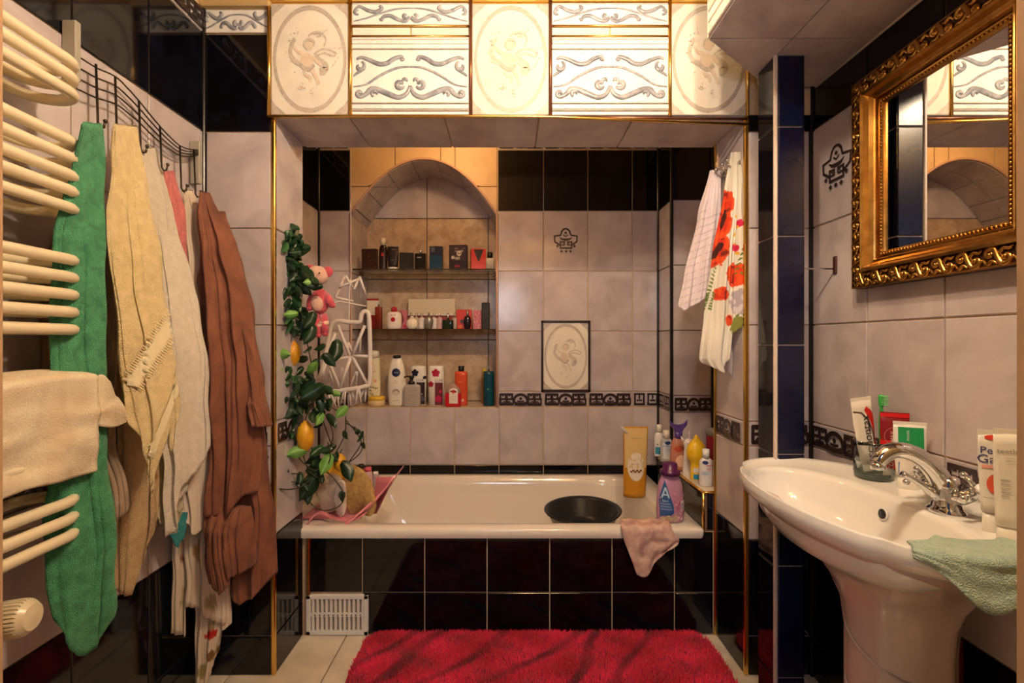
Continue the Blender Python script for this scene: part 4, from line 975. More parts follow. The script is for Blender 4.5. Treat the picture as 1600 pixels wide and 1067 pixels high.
# small rod hook on the wall left of the mirror
hr = thing('wall_hook', (1.054, 1.52, HC+(CY-412)*1.50/F), 'small metal towel arm on the wall left of the mirror', 'hook')
g = G(); g.box((-.006, -.008, -.028), (0, .008, .028), mat('rusty_plate', (.10, .035, .03), .5, .5), bev=.002); g.build('plate', hr)
g = G(); g.tube([(-.003, 0, -.012), (-.10, .0, -.012), (-.104, 0, -.004)], .0028, 'chrome', 8); g.build('arm', hr)
# ================================================================ bottles, boxes and small things
def prof_r(prof, v):
    for i in range(len(prof)-1):
        (r0, z0), (r1, z1) = prof[i], prof[i+1]
        if z0 <= v <= z1 and z1 > z0: return lerp(r0, r1, (v-z0)/(z1-z0))
    return prof[-1][0] if v > prof[-1][1] else prof[0][0]
def wrap(prof, sx, sy, n):
    def fn(u, v, l):
        r = prof_r(prof, v); X = max(-.995, min(.995, u/(r*sx))); y = (1-abs(X)**n)**(1/n)*r*sy
        return (u, -y-l, v)
    return fn
CM = {}
def cm(col, rough=.35, **k):
    key = (col, rough, tuple(sorted(k.items())))
    if key not in CM: CM[key] = mat('finish_%d' % len(CM), col, rough, **k)
    return CM[key]
CREAM = (.78, .70, .52); WH = (.80, .76, .68); BK = (.012, .012, .014)
def smooth_prof(p, k=3):
    out = []
    for q in spline([(a, b, 0) for a, b in p], k): out.append((max(q.x, .0005), q.y))
    for i in range(1, len(out)):
        if out[i][1] < out[i-1][1]: out[i] = (out[i][0], out[i-1][1])
    return out
def bottle(name, label, cat, loc, prof, m, cap=None, capm=None, sx=1., sy=1., n=2., dec=None, group=None, rz=0., extra=None, sm=True):
    t = thing(name, loc, label, cat, group, rz)
    pr = smooth_prof(prof) if sm else prof
    g = G(); g.lathe(pr, m, seg=32, sx=sx, sy=sy, n=n); g.build('body', t)
    if cap:
        g = G(); g.lathe(cap, capm, seg=24); g.build('cap', t)
    if dec: d = D(wrap(pr, sx, sy, n)); dec(d); d.build(t)
    if extra: extra(t)
    return t
def X(px, Y): return (px-CX)/F*Y
def Zh(py, Y): return HC+(CY-py)/F*Y
def boxitem(name, label, cat, px0, px1, pyt, zs, Y, m, depth=.05, dec=None, rz=0., group=None, bev=.0015, extra=None):
    w = X(px1, Y)-X(px0, Y); h = Zh(pyt, Y)-zs
    t = thing(name, (X((px0+px1)/2, Y), Y+depth/2, zs), label, cat, group, rz)
    g = G(); g.box((-w/2, -depth/2, 0), (w/2, depth/2, h), m, bev=bev); g.build('carton', t)
    if dec: d = D(flat(-depth/2)); dec(d, w, h); d.build(t)
    if extra: extra(t, w, h)
    return t
# ---- upper shelf
z = SH1+.0005; Y = 2.70
def dk(d, w, h):
    c = cm((.10, .035, .02), .4); d.text('Z', -w*.32, h*.88, .010, cm((.3, .28, .25))); d.rect(-w*.12, h*.42, w*.15, h*.46, c); d.rect(-w*.2, h*.30, w*.2, h*.33, c); d.rect(w*.1, h*.06, w*.4, h*.08, c); d.disc(0, h*.66, .006, .012, c)
boxitem('perfume_box', 'dark brown fragrance box, first from the left on the upper glass shelf', 'box', 565, 589, 388, z, Y, cm((.035, .012, .009), .45), .03, dk, rz=-.12)
W = lambda a, b, Y: (b-a)/F*Y
def bot_px(name, label, px0, px1, pyt, zs, Y, shape, m, capm=None, dec=None, cat='bottle', sy=.6, n=2., capf=None, group=None, extra=None, rz=0., sm=True):
    w = W(px0, px1, Y); h = Zh(pyt, Y)-zs; r = w/2
    prof = [(a*r, b*h) for a, b in shape]; cap = [(a*r, b*h) for a, b in capf] if capf else None
    return bottle(name, label, cat, (X((px0+px1)/2, Y), Y+r*sy, zs), prof, m, cap, capm, 1., sy, n, (lambda d: dec(d, r, h)) if dec else None, group, rz, (lambda t: extra(t, r, h)) if extra else None, sm)
SH_ROUND = [(.90, 0), (.97, .03), (1, .25), (1, .55), (.92, .70), (.5, .80)]
CAP = [(.62, .78), (.62, .98), (.56, 1.0), (.02, 1.0)]
bot_px('lotion_bottle', 'dark bottle with a cream cap and a red mark on the upper glass shelf', 591, 604, 371, z, 2.69, [(.9, 0), (1, .04), (1, .55), (.85, .72), (.55, .79)], cm((.02, .006, .010), .25), cm(CREAM), lambda d, r, h: d.disc(0, h*.48, r*.32, h*.06, cm((.5, .02, .02))), sy=.7, capf=[(.68, .78), (.68, .985), (.6, 1), (.02, 1)])
def tube_item(name, label, px0, px1, pyt, zs, Y, m, capm, dec=None, cap_h=.14, rz=0., tilt=0., capw=.8, cat='tube', group=None, m2=None, depth=.4):
    w = W(px0, px1, Y); h = Zh(pyt, Y)-zs
    t = thing(name, (X((px0+px1)/2, Y), Y+w*depth/2, zs), label, cat, group, rz); t.rotation_euler = (0, tilt, rz)
    g = G(); rings = []
    for k in range(9):
        q = k/8; zz = lerp(h*cap_h, h*.965, q); rx = w/2*lerp(capw+.05, 1, min(1, q*1.6)); ry = w/2*depth*(1-q)**.8+.0012
        rings.append([(rx*math.copysign(abs(cos(a))**.8, cos(a)), ry*sin(a), zz) for a in [2*pi*i/28 for i in range(28)]])
    g.loft(rings, m); g.build('body', t)
    g = G(); g.box((-w/2, -.0013, h*.955), (w/2, .0013, h), m2 or m); g.build('crimp', t)
    g = G(); g.lathe([(w/2*capw, 0), (w/2*capw*1.02, h*.01), (w/2*capw*.97, h*cap_h)], capm, seg=28, sy=max(depth, .35)/.8*1.0); g.build('cap', t)
    if dec:
        def fn(u, v, l):
            q = max(0, min(1, (v/h-cap_h)/(.965-cap_h))); ry = w/2*depth*(1-q)**.8+.0012; rx = w/2*lerp(capw+.05, 1, min(1, q*1.6)); k = max(0, 1-(abs(u)/rx)**2.4)
            return (u, -ry*sqrt(k)-l*1.2-.0006, v)
        d = D(fn); dec(d, w, h); d.build(t)
    return t
tube_item('gel_tube', 'black tube with a white cap on the upper glass shelf', 604.5, 622, 384, z, 2.70, cm((.02, .014, .016), .35), cm(WH), lambda d, w, h: (d.rect(-w*.1, h*.86, w*.25, h*.90, cm((.2, .18, .18))), d.rect(-w*.2, h*.40, w*.1, h*.43, cm((.2, .18, .18)))), cap_h=.14, rz=.1)
boxitem('perfume_box', 'plain black fragrance box next to the black tube on the upper shelf', 'box', 623, 645, 394, z, Y, cm(BK, .7), .045, None, rz=.25)
def kn_(t, w, h):
    g = G(); g.lathe([(.006, h), (.006, h+.006), (.009, h+.012), (.006, h+.020), (.001, h+.024)], 'chrome', seg=14); g.build('stopper', t)
boxitem('perfume_bottle', 'squat black square bottle with a silver stopper on the upper shelf', 'bottle', 648, 665, 395, z, Y, cm(BK, .15), .04, lambda d, w, h: d.rect(-w*.28, h*.72, w*.1, h*.78, cm((.35, .35, .36))), bev=.003, extra=kn_)
def nb_(d, w, h): d.rect(-w/2+.001, .001, w/2-.001, h*.62, cm((.004, .045, .10), .3)); d.rect(-w*.38, h*.76, -w*.08, h*.95, cm((.10, .12, .2), .3))
boxitem('perfume_box', 'navy and petrol blue fragrance box in the middle of the upper shelf', 'box', 671, 691, 384, z, Y, cm((.012, .014, .04), .3), .05, nb_)
def pk_(d, w, h):
    d.rect(-w*.45, h*.36, w*.45, h*.94, cm((.05, .03, .04), .3)); R = random.Random(2)
    for k in range(12): d.disc(R.uniform(-w*.36, w*.36), R.uniform(h*.4, h*.88), R.uniform(.003, .010), R.uniform(.002, .007), cm(R.choice([(.30, .05, .08), (.35, .33, .28), (.45, .42, .36), (.12, .02, .03)]), .4), 10)
    d.disc(w*.06, h*.66, .014, .016, cm((.66, .62, .54), .4)); d.disc(w*.02, h*.66, .0035, .0045, cm(BK), 10); d.disc(w*.12, h*.66, .0035, .0045, cm(BK), 10); d.disc(-w*.28, h*.50, .010, .010, cm((.62, .58, .48), .4)); d.disc(-w*.04, h*.46, .016, .008, cm((.40, .36, .30), .4)); d.rect(-w*.2, h*.1, w*.1, h*.2, cm((.2, .01, .03)))
boxitem('perfume_box', 'black fragrance box with a pale picture print, on the upper shelf beside the red box', 'box', 702, 730, 382, z, Y, cm((.02, .008, .012), .35), .05, pk_, rz=-.06)
boxitem('perfume_box', 'red fragrance box with a black V on the upper shelf', 'box', 735, 758, 388, z, Y, cm((.62, .012, .012), .35), .05, lambda d, w, h: d.poly([(-w*.34, h*.95), (0, h*.34), (w*.34, h*.97)], cm(BK, .4)), rz=.18)
bot_px('perfume_bottle', 'small white bottle with a square black cap at the right end of the upper shelf', 759, 772, 393, z, 2.70, [(1, 0), (1, .60), (.95, .66), (.5, .67)], cm((.66, .60, .48), .3), cm(BK), lambda d, r, h: d.text('coco', 0, h*.48, .008, cm((.3, .25, .2))), sy=.8, n=5, capf=[(.66, .66), (.66, 1), (.02, 1)], sm=False)
# ---- lower glass shelf
z = SH2+.0005
boxitem('gift_box', 'tall white box with a red lid edge at the left of the lower glass shelf', 'box', 573, 592, 466, z, 2.80, cm(CREAM, .5), .06, lambda d, w, h: d.rect(-w/2, h*.94, w/2, h, cm((.35, .01, .02))))
boxitem('perfume_bottle', 'square dark red bottle with a pale top at the left of the lower shelf', 'bottle', 574, 586, 490, z, 2.68, cm((.17, .012, .012), .15), .04, lambda d, w, h: (d.rect(-w/2, h*.93, w/2, h, cm((.7, .6, .5))), d.rect(-w*.1, h*.4, w*.1, h*.5, cm((.5, .2, .1)))))
bot_px('perfume_bottle', 'tall rust red bottle with a thin metal spray tip on the lower shelf', 585, 596, 472, z, 2.71, [(1, 0), (1, .80), (.95, .84), (.3, .85)], cm((.22, .035, .02), .12), 'chrome', sy=.8, n=3.5, capf=[(.25, .84), (.25, .97), (.2, 1), (.02, 1)], sm=False)
def fl4(d, r, h):
    rd = cm((.50, .012, .03), .25)
    d.stroke([(-r*.95, h*.60), (0, h*.42), (r*.95, h*.60)], .006, rd); d.stroke([(-r*.95, h*.22), (0, h*.42), (r*.95, h*.22)], .006, rd); d.disc(0, h*.42, r*.30, r*.30, rd); d.stroke([(-r*.98, h*.42), (r*.98, h*.42)], .003, rd)
    d.stroke([(-r*.7, h*.74), (-r*.3, h*.62), (r*.3, h*.62), (r*.7, h*.74)], .004, rd)
bot_px('perfume_bottle', 'round red and white patterned bottle with a red stopper on the lower shelf', 602, 626, 478, z, 2.70, [(.75, 0), (.98, .10), (1, .40), (.98, .62), (.80, .74), (.35, .77)], cm((.80, .70, .62), .25), cm((.42, .01, .02), .2), fl4, sy=.6, capf=[(.36, .76), (.40, .84), (.36, .93), (.22, .985), (.02, 1)])
boxitem('perfume_box', 'pink fragrance box behind the red and white bottle', 'box', 622, 636, 484, z, 2.80, cm((.55, .16, .20), .4), .03, lambda d, w, h: (d.stroke([(-w*.3, h*.1), (w*.1, h*.5), (-w*.2, h*.9)], .008, cm((.12, .02, .03))), d.rect(w*.1, h*.1, w*.4, h*.25, cm((.6, .03, .08)))))
bot_px('perfume_bottle', 'round cream white bottle left of the row of miniatures', 634, 651, 493, z, 2.68, [(.55, 0), (.92, .15), (1, .42), (.85, .68), (.45, .82), (.30, .86)], cm((.80, .74, .58), .2), cm(CREAM), sy=.8, capf=[(.32, .84), (.36, .96), (.2, 1), (.02, 1)])
t = thing('gift_set', (X(673, 2.83), 2.83, z), 'long open white presentation box behind the miniatures on the lower shelf', 'box')
w = W(635, 711, 2.83); h1 = Zh(489, 2.83)-z; h2 = Zh(466, 2.83)-z
g = G(); g.box((-w/2, -.055, 0), (w/2, .05, .006), cm((.30, .05, .04), .5)); g.box((-w/2, .044, 0), (w/2, .05, h1), cm((.32, .03, .03), .5)); g.build('tray', t)
g = G(); g.box((-w/2, .030, h1-.012), (w/2, .050, h1), cm((.80, .72, .56), .5), bev=.001); g.box((-w/2+.004, .034, h1), (w/2-.004, .052, h2), cm((.72, .62, .44), .5), bev=.001); g.build('lid', t)
for i, (px, lb, c, wd) in enumerate(((642, 'clear miniature, first in the row of miniatures from the left', (.45, .35, .28), 9), (650, 'clear miniature, second in the row of miniatures from the left', (.40, .34, .30), 9), (658.5, 'clear miniature with a pale label, third in the row from the left', (.60, .55, .50), 10), (677.5, 'frosted miniature right behind the grey bottle', (.62, .56, .52), 10), (686.5, 'clear pinkish miniature beside the dark green bottle', (.55, .34, .32), 9), (710, 'slim clear miniature at the right end of the row', (.42, .30, .24), 8))):
    bot_px('miniature_bottle', lb, px-wd/2, px+wd/2, 488, z, 2.73, [(.9, 0), (1, .05), (1, .58), (.8, .68), (.4, .72)], cm(c, .12), 'chrome', (lambda d, r, h: d.rect(-r*.6, h*.15, r*.6, h*.45, cm((.7, .64, .58)))) if i in (2, 3) else None, sy=.9, n=3, group='miniature perfume bottles on the lower shelf', capf=[(.42, .70), (.42, .97), (.02, 1)])
bot_px('perfume_bottle', 'larger grey metallic bottle in front of the miniatures', 662, 676, 486, z, 2.69, [(.55, 0), (.8, .08), (1, .35), (.96, .60), (.55, .70), (.30, .74)], cm((.30, .27, .23), .25, metal=.6), 'chrome', sy=.8, capf=[(.24, .72), (.24, .97), (.02, 1)])
for a, b, tp in ((691, 708, 499),):
    bot_px('perfume_bottle', 'wide dark green flask with clear shoulders and two thin necks on the lower shelf', a, b, 488, z, 2.70, [(.95, 0), (1, .03), (1, .52), (.95, .56), (.3, .58)], cm((.008, .022, .014), .1), 'chrome', sy=.6, n=4, capf=[(.22, .57), (.22, .95), (.02, 1)], sm=False)
boxitem('perfume_box', 'bright red box with dark marks at the right of the lower glass shelf', 'box', 713, 737, 483, z, 2.79, cm((.62, .035, .012), .4), .03, lambda d, w, h: (d.disc(-w*.1, h*.4, .016, .012, cm((.08, .03, .05))), d.disc(-w*.2, h*.15, .014, .009, cm((.75, .18, .02)))))
bot_px('perfume_bottle', 'round dark bottle with a silver cap before the bright red box', 724, 736, 484, z, 2.69, [(.5, 0), (.85, .12), (1, .42), (.75, .66), (.35, .70)], cm((.02, .012, .018), .08), 'chrome', sy=.8, capf=[(.34, .68), (.34, .99), (.02, 1)])
def flo(d, w, h):
    R = random.Random(9)
    for k in range(14): d.disc(R.uniform(-w*.4, w*.4), R.uniform(h*.06, h*.92), .004, .005, cm(R.choice([(.62, .12, .10), (.75, .35, .12), (.25, .03, .05), (.70, .4, .3)])), 8)
boxitem('perfume_box', 'pink floral box beside the tall black bottle', 'box', 739.5, 752.5, 484, z, 2.74, cm((.60, .16, .20), .4), .03, flo)
boxitem('perfume_bottle', 'tall narrow black bottle at the right end of the lower glass shelf', 'bottle', 752.5, 765, 472, z, 2.69, cm(BK, .6), .035, None, bev=.003)
# ---- niche sill
z = NZ0+.0005
def logo(d, r, h):
    nv = cm((.012, .018, .06)); d.disc(0, h*.66, r*.46, r*.46, nv); d.text('NIVEA', 0, h*.66, .0088, cm((.85, .85, .85)))
    gr = cm((.45, .22, .14)); d.text('care &', 0, h*.50, .008, gr); d.text('coconut', 0, h*.46, .008, gr); d.disc(0, h*.27, r*.42, r*.38, cm((.42, .36, .30))); d.disc(0, h*.25, r*.36, r*.26, cm((.70, .64, .56))); d.rect(-r*.3, h*.10, r*.3, h*.11, cm((.4, .35, .3)))
bot_px('lotion_bottle', 'white lotion bottle with a navy disc and a black cap on the niche sill', 604, 633, 555, z, 2.70, [(.80, 0), (.86, .02), (.98, .25), (1, .42), (.90, .65), (.70, .84), (.52, .93), (.50, .955)], cm((.82, .78, .68), .28), cm(BK), logo, sy=.55, capf=[(.44, .95), (.44, .985), (.36, 1), (.02, 1)])
def leafdec(d, r, h):
    gr = cm((.30, .24, .10)); d.text('milky', r*.15, h*.62, .012, cm((.35, .28, .18))); d.disc(r*.3, h*.44, r*.28, r*.22, cm((.80, .35, .26)))
    R = random.Random(4)
    for k in range(14): d.disc(R.uniform(-r*.6, r*.7), h*R.uniform(.16, .34), .003, .005, cm(R.choice([(.18, .15, .03), (.45, .36, .06), (.1, .07, .02)])), 8)
bot_px('shampoo_bottle', 'cream bottle with plant print, half behind the white drying rack', 573, 593, 547, z, 2.74, [(.88, 0), (.95, .03), (1, .3), (.98, .6), (.92, .84), (.75, .88)], cm((.80, .74, .54), .3), cm((.80, .78, .66)), leafdec, sy=.6, capf=[(.80, .87), (.82, .95), (.70, .99), (.02, 1)])
bot_px('cream_jar', 'low round jar with a yellow lid at the left of the niche sill', 572, 598, 620, z, 2.665, [(.92, 0), (1, .08), (1, .60), (.9, .64)], cm((.70, .55, .30), .3), cm((.72, .44, .03)), cat='jar', sy=1., capf=[(.98, .64), (1, .70), (1, .97), (.9, 1), (.02, 1)], sm=False)
def flw(d, cx, cy, s, m):
    for k in range(5): a = k*2*pi/5+.3; d.disc(cx+cos(a)*s*.62, cy+sin(a)*s*.62, s*.46, s*.46, m, 12)
    d.disc(cx, cy, s*.4, s*.4, m, 10)
def luxr(d, r, h):
    rd = cm((.42, .008, .045)); d.rect(-r*.10, h*.02, r*.99, h*.58, cm((.14, .018, .03)), 8); flw(d, r*.0, h*.82, r*.50, rd); flw(d, -r*.62, h*.54, r*.36, rd); d.text('LUX', r*.42, h*.63, .023, cm((.06, .03, .02))); flw(d, r*.35, h*.18, r*.42, cm((.45, .01, .07))); flw(d, r*.62, h*.36, r*.20, cm((.5, .02, .09)))
bot_px('shower_gel_bottle', 'white and crimson bottle with red flower print, middle of the niche sill', 668.5, 693, 571, z, 2.70, [(1, 0), (1, .55), (.99, .90), (.95, .97), (.80, 1), (.01, 1.005)], cm((.82, .78, .72), .28), None, luxr, sy=.55, n=2.6, sm=False)
def luxb(d, r, h):
    bk = cm((.015, .015, .03)); d.rect(-r*.20, h*.02, r*.99, h*.58, cm((.025, .012, .016)), 8); flw(d, -r*.40, h*.82, r*.46, bk); flw(d, r*.85, h*.70, r*.22, bk); d.text('LUX', r*.28, h*.63, .023, cm((.06, .03, .02))); flw(d, r*.55, h*.16, r*.36, cm((.10, .09, .13))); d.disc(r*.5, h*.28, r*.1, r*.1, cm((.4, .38, .4)))
bot_px('shower_gel_bottle', 'white and black bottle with dark flower print behind the clear pump bottle', 641, 665, 571, z, 2.74, [(1, 0), (1, .55), (.99, .90), (.95, .97), (.80, 1), (.01, 1.005)], cm((.82, .78, .72), .28), None, luxb, sy=.55, n=2.6, sm=False)
def pump(t, r, h):
    g = G(); bk = cm(BK, .3); g.lathe([(r*.42, h*1.0), (r*.42, h*1.10), (r*.2, h*1.12), (r*.2, h*1.26), (r*.34, h*1.27), (r*.34, h*1.36), (.001, h*1.37)], bk, seg=18, c=(-r*.1, 0, 0)); g.tube([(-r*.1, 0, h*1.32), (-r*.7, -.004, h*1.34), (-r*.95, -.006, h*1.28)], .0045, bk, 8); g.build('pump', t)
def clb(d, r, h):
    l = cm((.42, .36, .31))
    for k, (a, b) in enumerate(((-.5, .5), (-.5, .3), (-.1, .6), (-.5, .45))): d.rect(r*a, h*(.80-.07*k), r*b, h*(.83-.07*k), l)
    for k in range(8): d.rect(r*(-.02+.07*k), h*.18, r*(.02+.07*k), h*.40, l, 1, 1)
    for k in range(4): d.rect(r*(-.58+.1*k), h*.18, r*(-.52+.1*k), h*.30, l, 1, 1)
bot_px('soap_dispenser', 'clear soap pump bottle with a black pump head on the niche sill', 629.5, 656, 600, z, 2.655, [(.86, 0), (.97, .05), (1, .3), (1, .75), (.93, .92), (.6, .99), (.3, 1.0)], cm((.62, .56, .50), .12, trans=.35), None, clb, sy=.55, n=3.4, extra=pump)
def soapd(d, r, h):
    d.rect(-r*.42, h*.16, r*.62, h*.72, cm((.80, .70, .62))); d.disc(r*.10, h*.72, r*.52, h*.14, cm((.80, .70, .62))); d.disc(-r*.15, h*.68, r*.20, h*.07, cm((.16, .10, .04))); d.disc(r*.3, h*.68, r*.18, h*.07, cm((.16, .10, .04))); d.disc(r*.10, h*.68, r*.22, h*.10, cm((.50, .012, .02))); d.rect(-r*.15, h*.46, r*.4, h*.48, cm((.5, .3, .25))); d.rect(-r*.1, h*.34, r*.3, h*.36, cm((.5, .3, .25)))
bot_px('soap_bottle', 'short clear bottle with crimson soap and an arched white label on the niche sill', 694.5, 720, 601, z, 2.655, [(.92, 0), (1, .06), (1, .55), (.95, .62)], cm((.55, .015, .03), .12), cm((.62, .48, .42), .12, trans=.4), soapd, sy=.5, n=3, capf=None, extra=lambda t, r, h: (lambda g: (g.lathe([(r*.95, h*.62), (r*.85, h*.80), (r*.55, h*.94), (r*.3, h*.99), (r*.3, h*1.05), (.001, h*1.06)], cm((.66, .42, .36), .12, trans=.4), seg=28, sy=.5), g.build('shoulder', t)))(G()), sm=False)
bot_px('shampoo_bottle', 'orange red bottle with a small black cap on the niche sill', 710, 730, 571.5, z, 2.72, [(.92, 0), (1, .03), (1, .78), (.86, .84), (.45, .87)], cm((.66, .085, .03), .2), cm(BK), lambda d, r, h: (d.text('wild', -r*.1, h*.60, .012, cm((.8, .3, .2))), d.disc(r*.3, h*.13, r*.2, r*.25, cm((.8, .45, .35)))), sy=.6, n=2.6, capf=[(.40, .87), (.50, .90), (.44, .94), (.52, 1), (.02, 1)])
bot_px('oil_bottle', 'narrow bottle with a yellow cap just behind the teal bottle', 752.5, 760, 575, z, 2.80, [(.9, 0), (1, .04), (1, .80), (.6, .87)], cm((.36, .20, .04), .15), cm((.75, .5, .04)), sy=.8, capf=[(.8, .87), (.8, 1), (.02, 1)])
bot_px('hair_spray_bottle', 'dark teal bottle with a thin metal tip at the right end of the niche sill', 755, 772, 571, z, 2.69, [(.96, 0), (1, .02), (1, .78), (.88, .85), (.40, .87)], cm((.004, .055, .085), .2), 'chrome', lambda d, r, h: d.disc(-r*.1, h*.42, r*.16, r*.2, cm((.1, .2, .25))), sy=.8, capf=[(.14, .86), (.14, .99), (.02, 1)])

# ---- things on the tiled side ledge and tub rim
LZ = .5625
def ledge(px, py):     # point on ledge top seen at pixel
    Y = (HC-LZ)*F/(py-CY); return Vector(((px-CX)/F*Y, Y, LZ))
def at_ledge(name, label, px, pyb, wpx, pyt, shape, m, **k):
    p = ledge(px, pyb); Y = p.y; r = wpx/F*Y/2; h = Zh(pyt, Y)-LZ; sy = k.pop('sy', .6); n = k.pop('n', 2.); dec = k.pop('dec', None); capf = k.pop('capf', None); capm = k.pop('capm', None); sm = k.pop('sm', True); extra = k.pop('extra', None); rz = k.pop('rz', 0.)
    prof = [(a*r, b*h) for a, b in shape]
    return bottle(name, label, k.get('cat', 'bottle'), tuple(p), prof, m, [(a*r, b*h) for a, b in capf] if capf else None, capm, 1., sy, n, (lambda d: dec(d, r, h)) if dec else None, None, rz, (lambda t: extra(t, r, h)) if extra else None, sm)
BODY = [(.9, 0), (1, .03), (1, .55), (.88, .68), (.5, .75)]
def bl1(d, r, h): d.rect(-r*.9, h*.08, r*.6, h*.30, cm((.05, .30, .45))); d.disc(r*.2, h*.36, r*.18, r*.22, cm((.02, .02, .03))); d.disc(-r*.5, h*.38, r*.12, r*.15, cm((.02, .02, .03)))
at_ledge('baby_lotion_bottle', 'white bottle with a tall white cap furthest back on the side ledge', 1030, 712, 15, 662, BODY, cm((.80, .78, .74), .3), dec=bl1, capf=[(.52, .74), (.52, .98), (.02, 1)], capm=cm((.80, .75, .60)))
def bl2(d, r, h): d.rect(-r*.95, h*.10, r*.95, h*.60, cm((.66, .70, .76))); d.disc(r*.1, h*.60, r*.52, h*.055, cm((.02, .045, .16))); d.rect(-r*.8, h*.48, r*.8, h*.52, cm((.35, .48, .66))); d.rect(-r*.5, h*.36, r*.6, h*.38, cm((.4, .5, .6))); d.disc(r*.2, h*.2, r*.3, h*.05, cm((.75, .65, .5)))
at_ledge('wash_bottle', 'clear bottle with a pale blue label, second from the back on the ledge', 1041, 720, 18, 671, BODY, cm((.62, .62, .60), .12, trans=.3), dec=bl2, capf=[(.52, .74), (.54, .98), (.02, 1)], capm=cm((.80, .75, .62)))
def tail(t, r, h):
    g = G(); pu = cm((.085, .045, .22), .3); g.lathe([(r*.50, h*.66), (r*.46, h*.72), (r*.5, h*.80)], pu, seg=20, sy=.7)
    pts = [(-.36, .76), (-.55, .84), (-.98, .93), (-1.05, 1.03), (-.60, .95), (0, .93), (.60, .95), (1.05, 1.03), (.98, .93), (.55, .84), (.36, .76)]
    g.poly([(a*r, b*h) for a, b in pts], -.006, .006, pu); g.build('fin_cap', t)
at_ledge('bath_gel_bottle', 'coral bottle with a purple fish tail cap in the middle of the ledge', 1060, 735, 26, 658, [(.6, 0), (.9, .04), (1, .2), (.92, .45), (.75, .60), (.55, .67)], cm((.62, .26, .17), .2, trans=.2), dec=lambda d, r, h: (d.disc(-r*.1, h*.46, r*.55, h*.06, cm((.45, .07, .03))), d.disc(r*.1, h*.22, r*.6, h*.12, cm((.78, .50, .34)))), sy=.55, extra=tail)
def uni(t, r, h):
    g = G(); pk2 = cm((.70, .16, .22))
    for s_ in (-1, 1): g.lathe([(r*.20, 0), (r*.22, h*.05), (r*.02, h*.13)], cm((.75, .68, .66)), seg=10, sy=.5, T=Matrix.Translation((s_*r*.85, 0, h*.76)) @ Matrix.Rotation(s_*.5, 4, 'Y'))
    g.lathe([(r*.12, h*.80), (r*.10, h*.92), (r*.13, h*.96), (r*.02, h)], cm((.78, .72, .66)), seg=10); g.build('ears', t)
at_ledge('unicorn_bottle', 'white bottle with pointed ears and a pink foot behind the yellow bottle', 1077, 741, 21, 672, [(.95, 0), (1, .04), (.85, .35), (.75, .60), (.85, .74), (.3, .82)], cm((.74, .70, .66), .25), dec=lambda d, r, h: d.poly([(-r*.3, h*.03), (r*.7, h*.03), (r*.3, h*.18)], cm((.75, .10, .18))), extra=uni, sy=.7)
at_ledge('child_soap_bottle', 'bright yellow rounded bottle with a pointed top and blue foot on the ledge', 1088, 748, 30, 678, [(.62, 0), (.66, .06), (.60, .26), (.62, .36), (.92, .48), (1, .62), (.80, .78), (.40, .88), (.16, .97), (.01, 1)], cm((.84, .52, .02), .25), sy=.75, dec=lambda d, r, h: (d.rect(-r*.62, h*.02, r*.62, h*.13, cm((.02, .26, .48))), d.rect(-r*.58, h*.17, r*.58, h*.27, cm((.72, .70, .64)))))
def b50(d, r, h): d.rect(-r*.95, h*.08, r*.95, h*.66, cm((.74, .72, .74))); d.disc(-r*.3, h*.64, r*.42, h*.05, cm((.02, .035, .15))); d.text('50+', r*.35, h*.46, .017, cm((.65, .03, .06))); d.rect(-r*.2, h*.55, r*.9, h*.57, cm((.65, .03, .06))); d.rect(-r*.8, h*.3, r*.2, h*.40, cm((.45, .55, .70)))
at_ledge('lotion_bottle', 'white bottle marked 50+ nearest the front edge of the side ledge', 1103, 758, 21, 700, BODY, cm((.74, .70, .66), .18), dec=b50, capf=[(.50, .74), (.52, .98), (.02, 1)], capm=cm((.80, .78, .74)), sy=.6)
at_ledge('cream_jar', 'crimson jar with a grey lid at the wall behind the yellow bottle', 1115, 716, 22, 668, [(1, 0), (1, .72), (.95, .76)], cm((.32, .015, .04), .2), cat='jar', sy=1, capf=[(1.02, .76), (1.02, 1), (.02, 1)], capm=cm((.30, .28, .26)), sm=False)
# refill pouch on the tub's back corner
pp = P(996, 757, 2.22); pp.z = .4285; py_ = pp.y
t = thing('refill_pouch', (X(996, 2.2), 2.23, .4292), 'golden orange soap refill pouch standing on the back corner of the bathtub', 'pouch')
Yp = 2.2; w = W(979, 1018, Yp); h = Zh(668, Yp)-.4292
def pf_(u, v, s): 
    x = (u-.5)*w*(1-.10*(1-v)*1.0+.0)+(-.006)*(1-v); dpt = .028*(1-v)**.6*sin(pi*min(1, max(0, u)))**.5+.001; n = noise.noise(Vector((u*6, v*7, 3)))*.0035; return (x, s*dpt+n, v*h)
om = cm((.80, .36, .03), .18, trans=.25)
g = G(); rings = []
for k in range(19):
    v = k/18; rings.append([pf_(u/14, v, -1) for u in range(15)]+[pf_(u/14, v, 1) for u in range(14, -1, -1)])
g.loft(rings, om); g.build('pouch', t)
d = D(lambda u, v, l: (lambda q: (q[0], q[1]-l*1.5, q[2]))(pf_(u/w+.5, v/h, -1)))
d.rect(-w*.46, h*.42, w*.46, h*.98, cm((.70, .50, .20), .3), 12, 10); d.disc(0, h*.44, w*.36, h*.20, cm((.78, .70, .58), .4)); d.text('Cremeseife', 0, h*.84, .011, cm((.35, .18, .04))); d.text('Milch & Honig', 0, h*.48, .008, cm((.25, .12, .04)))
for k in range(6): d.disc(-w*.2+k*w*.08, h*.37+.006*(k % 2), .006, .005, cm((.20, .06, .015)), 8)
d.build(t)
g = G(); g.tube([(-w*.34, 0, h*.90), (-w*.52, 0, h*.97), (-w*.60, 0, h*1.0)], .007, cm((.62, .58, .55)), 10); g.build('spout', t)
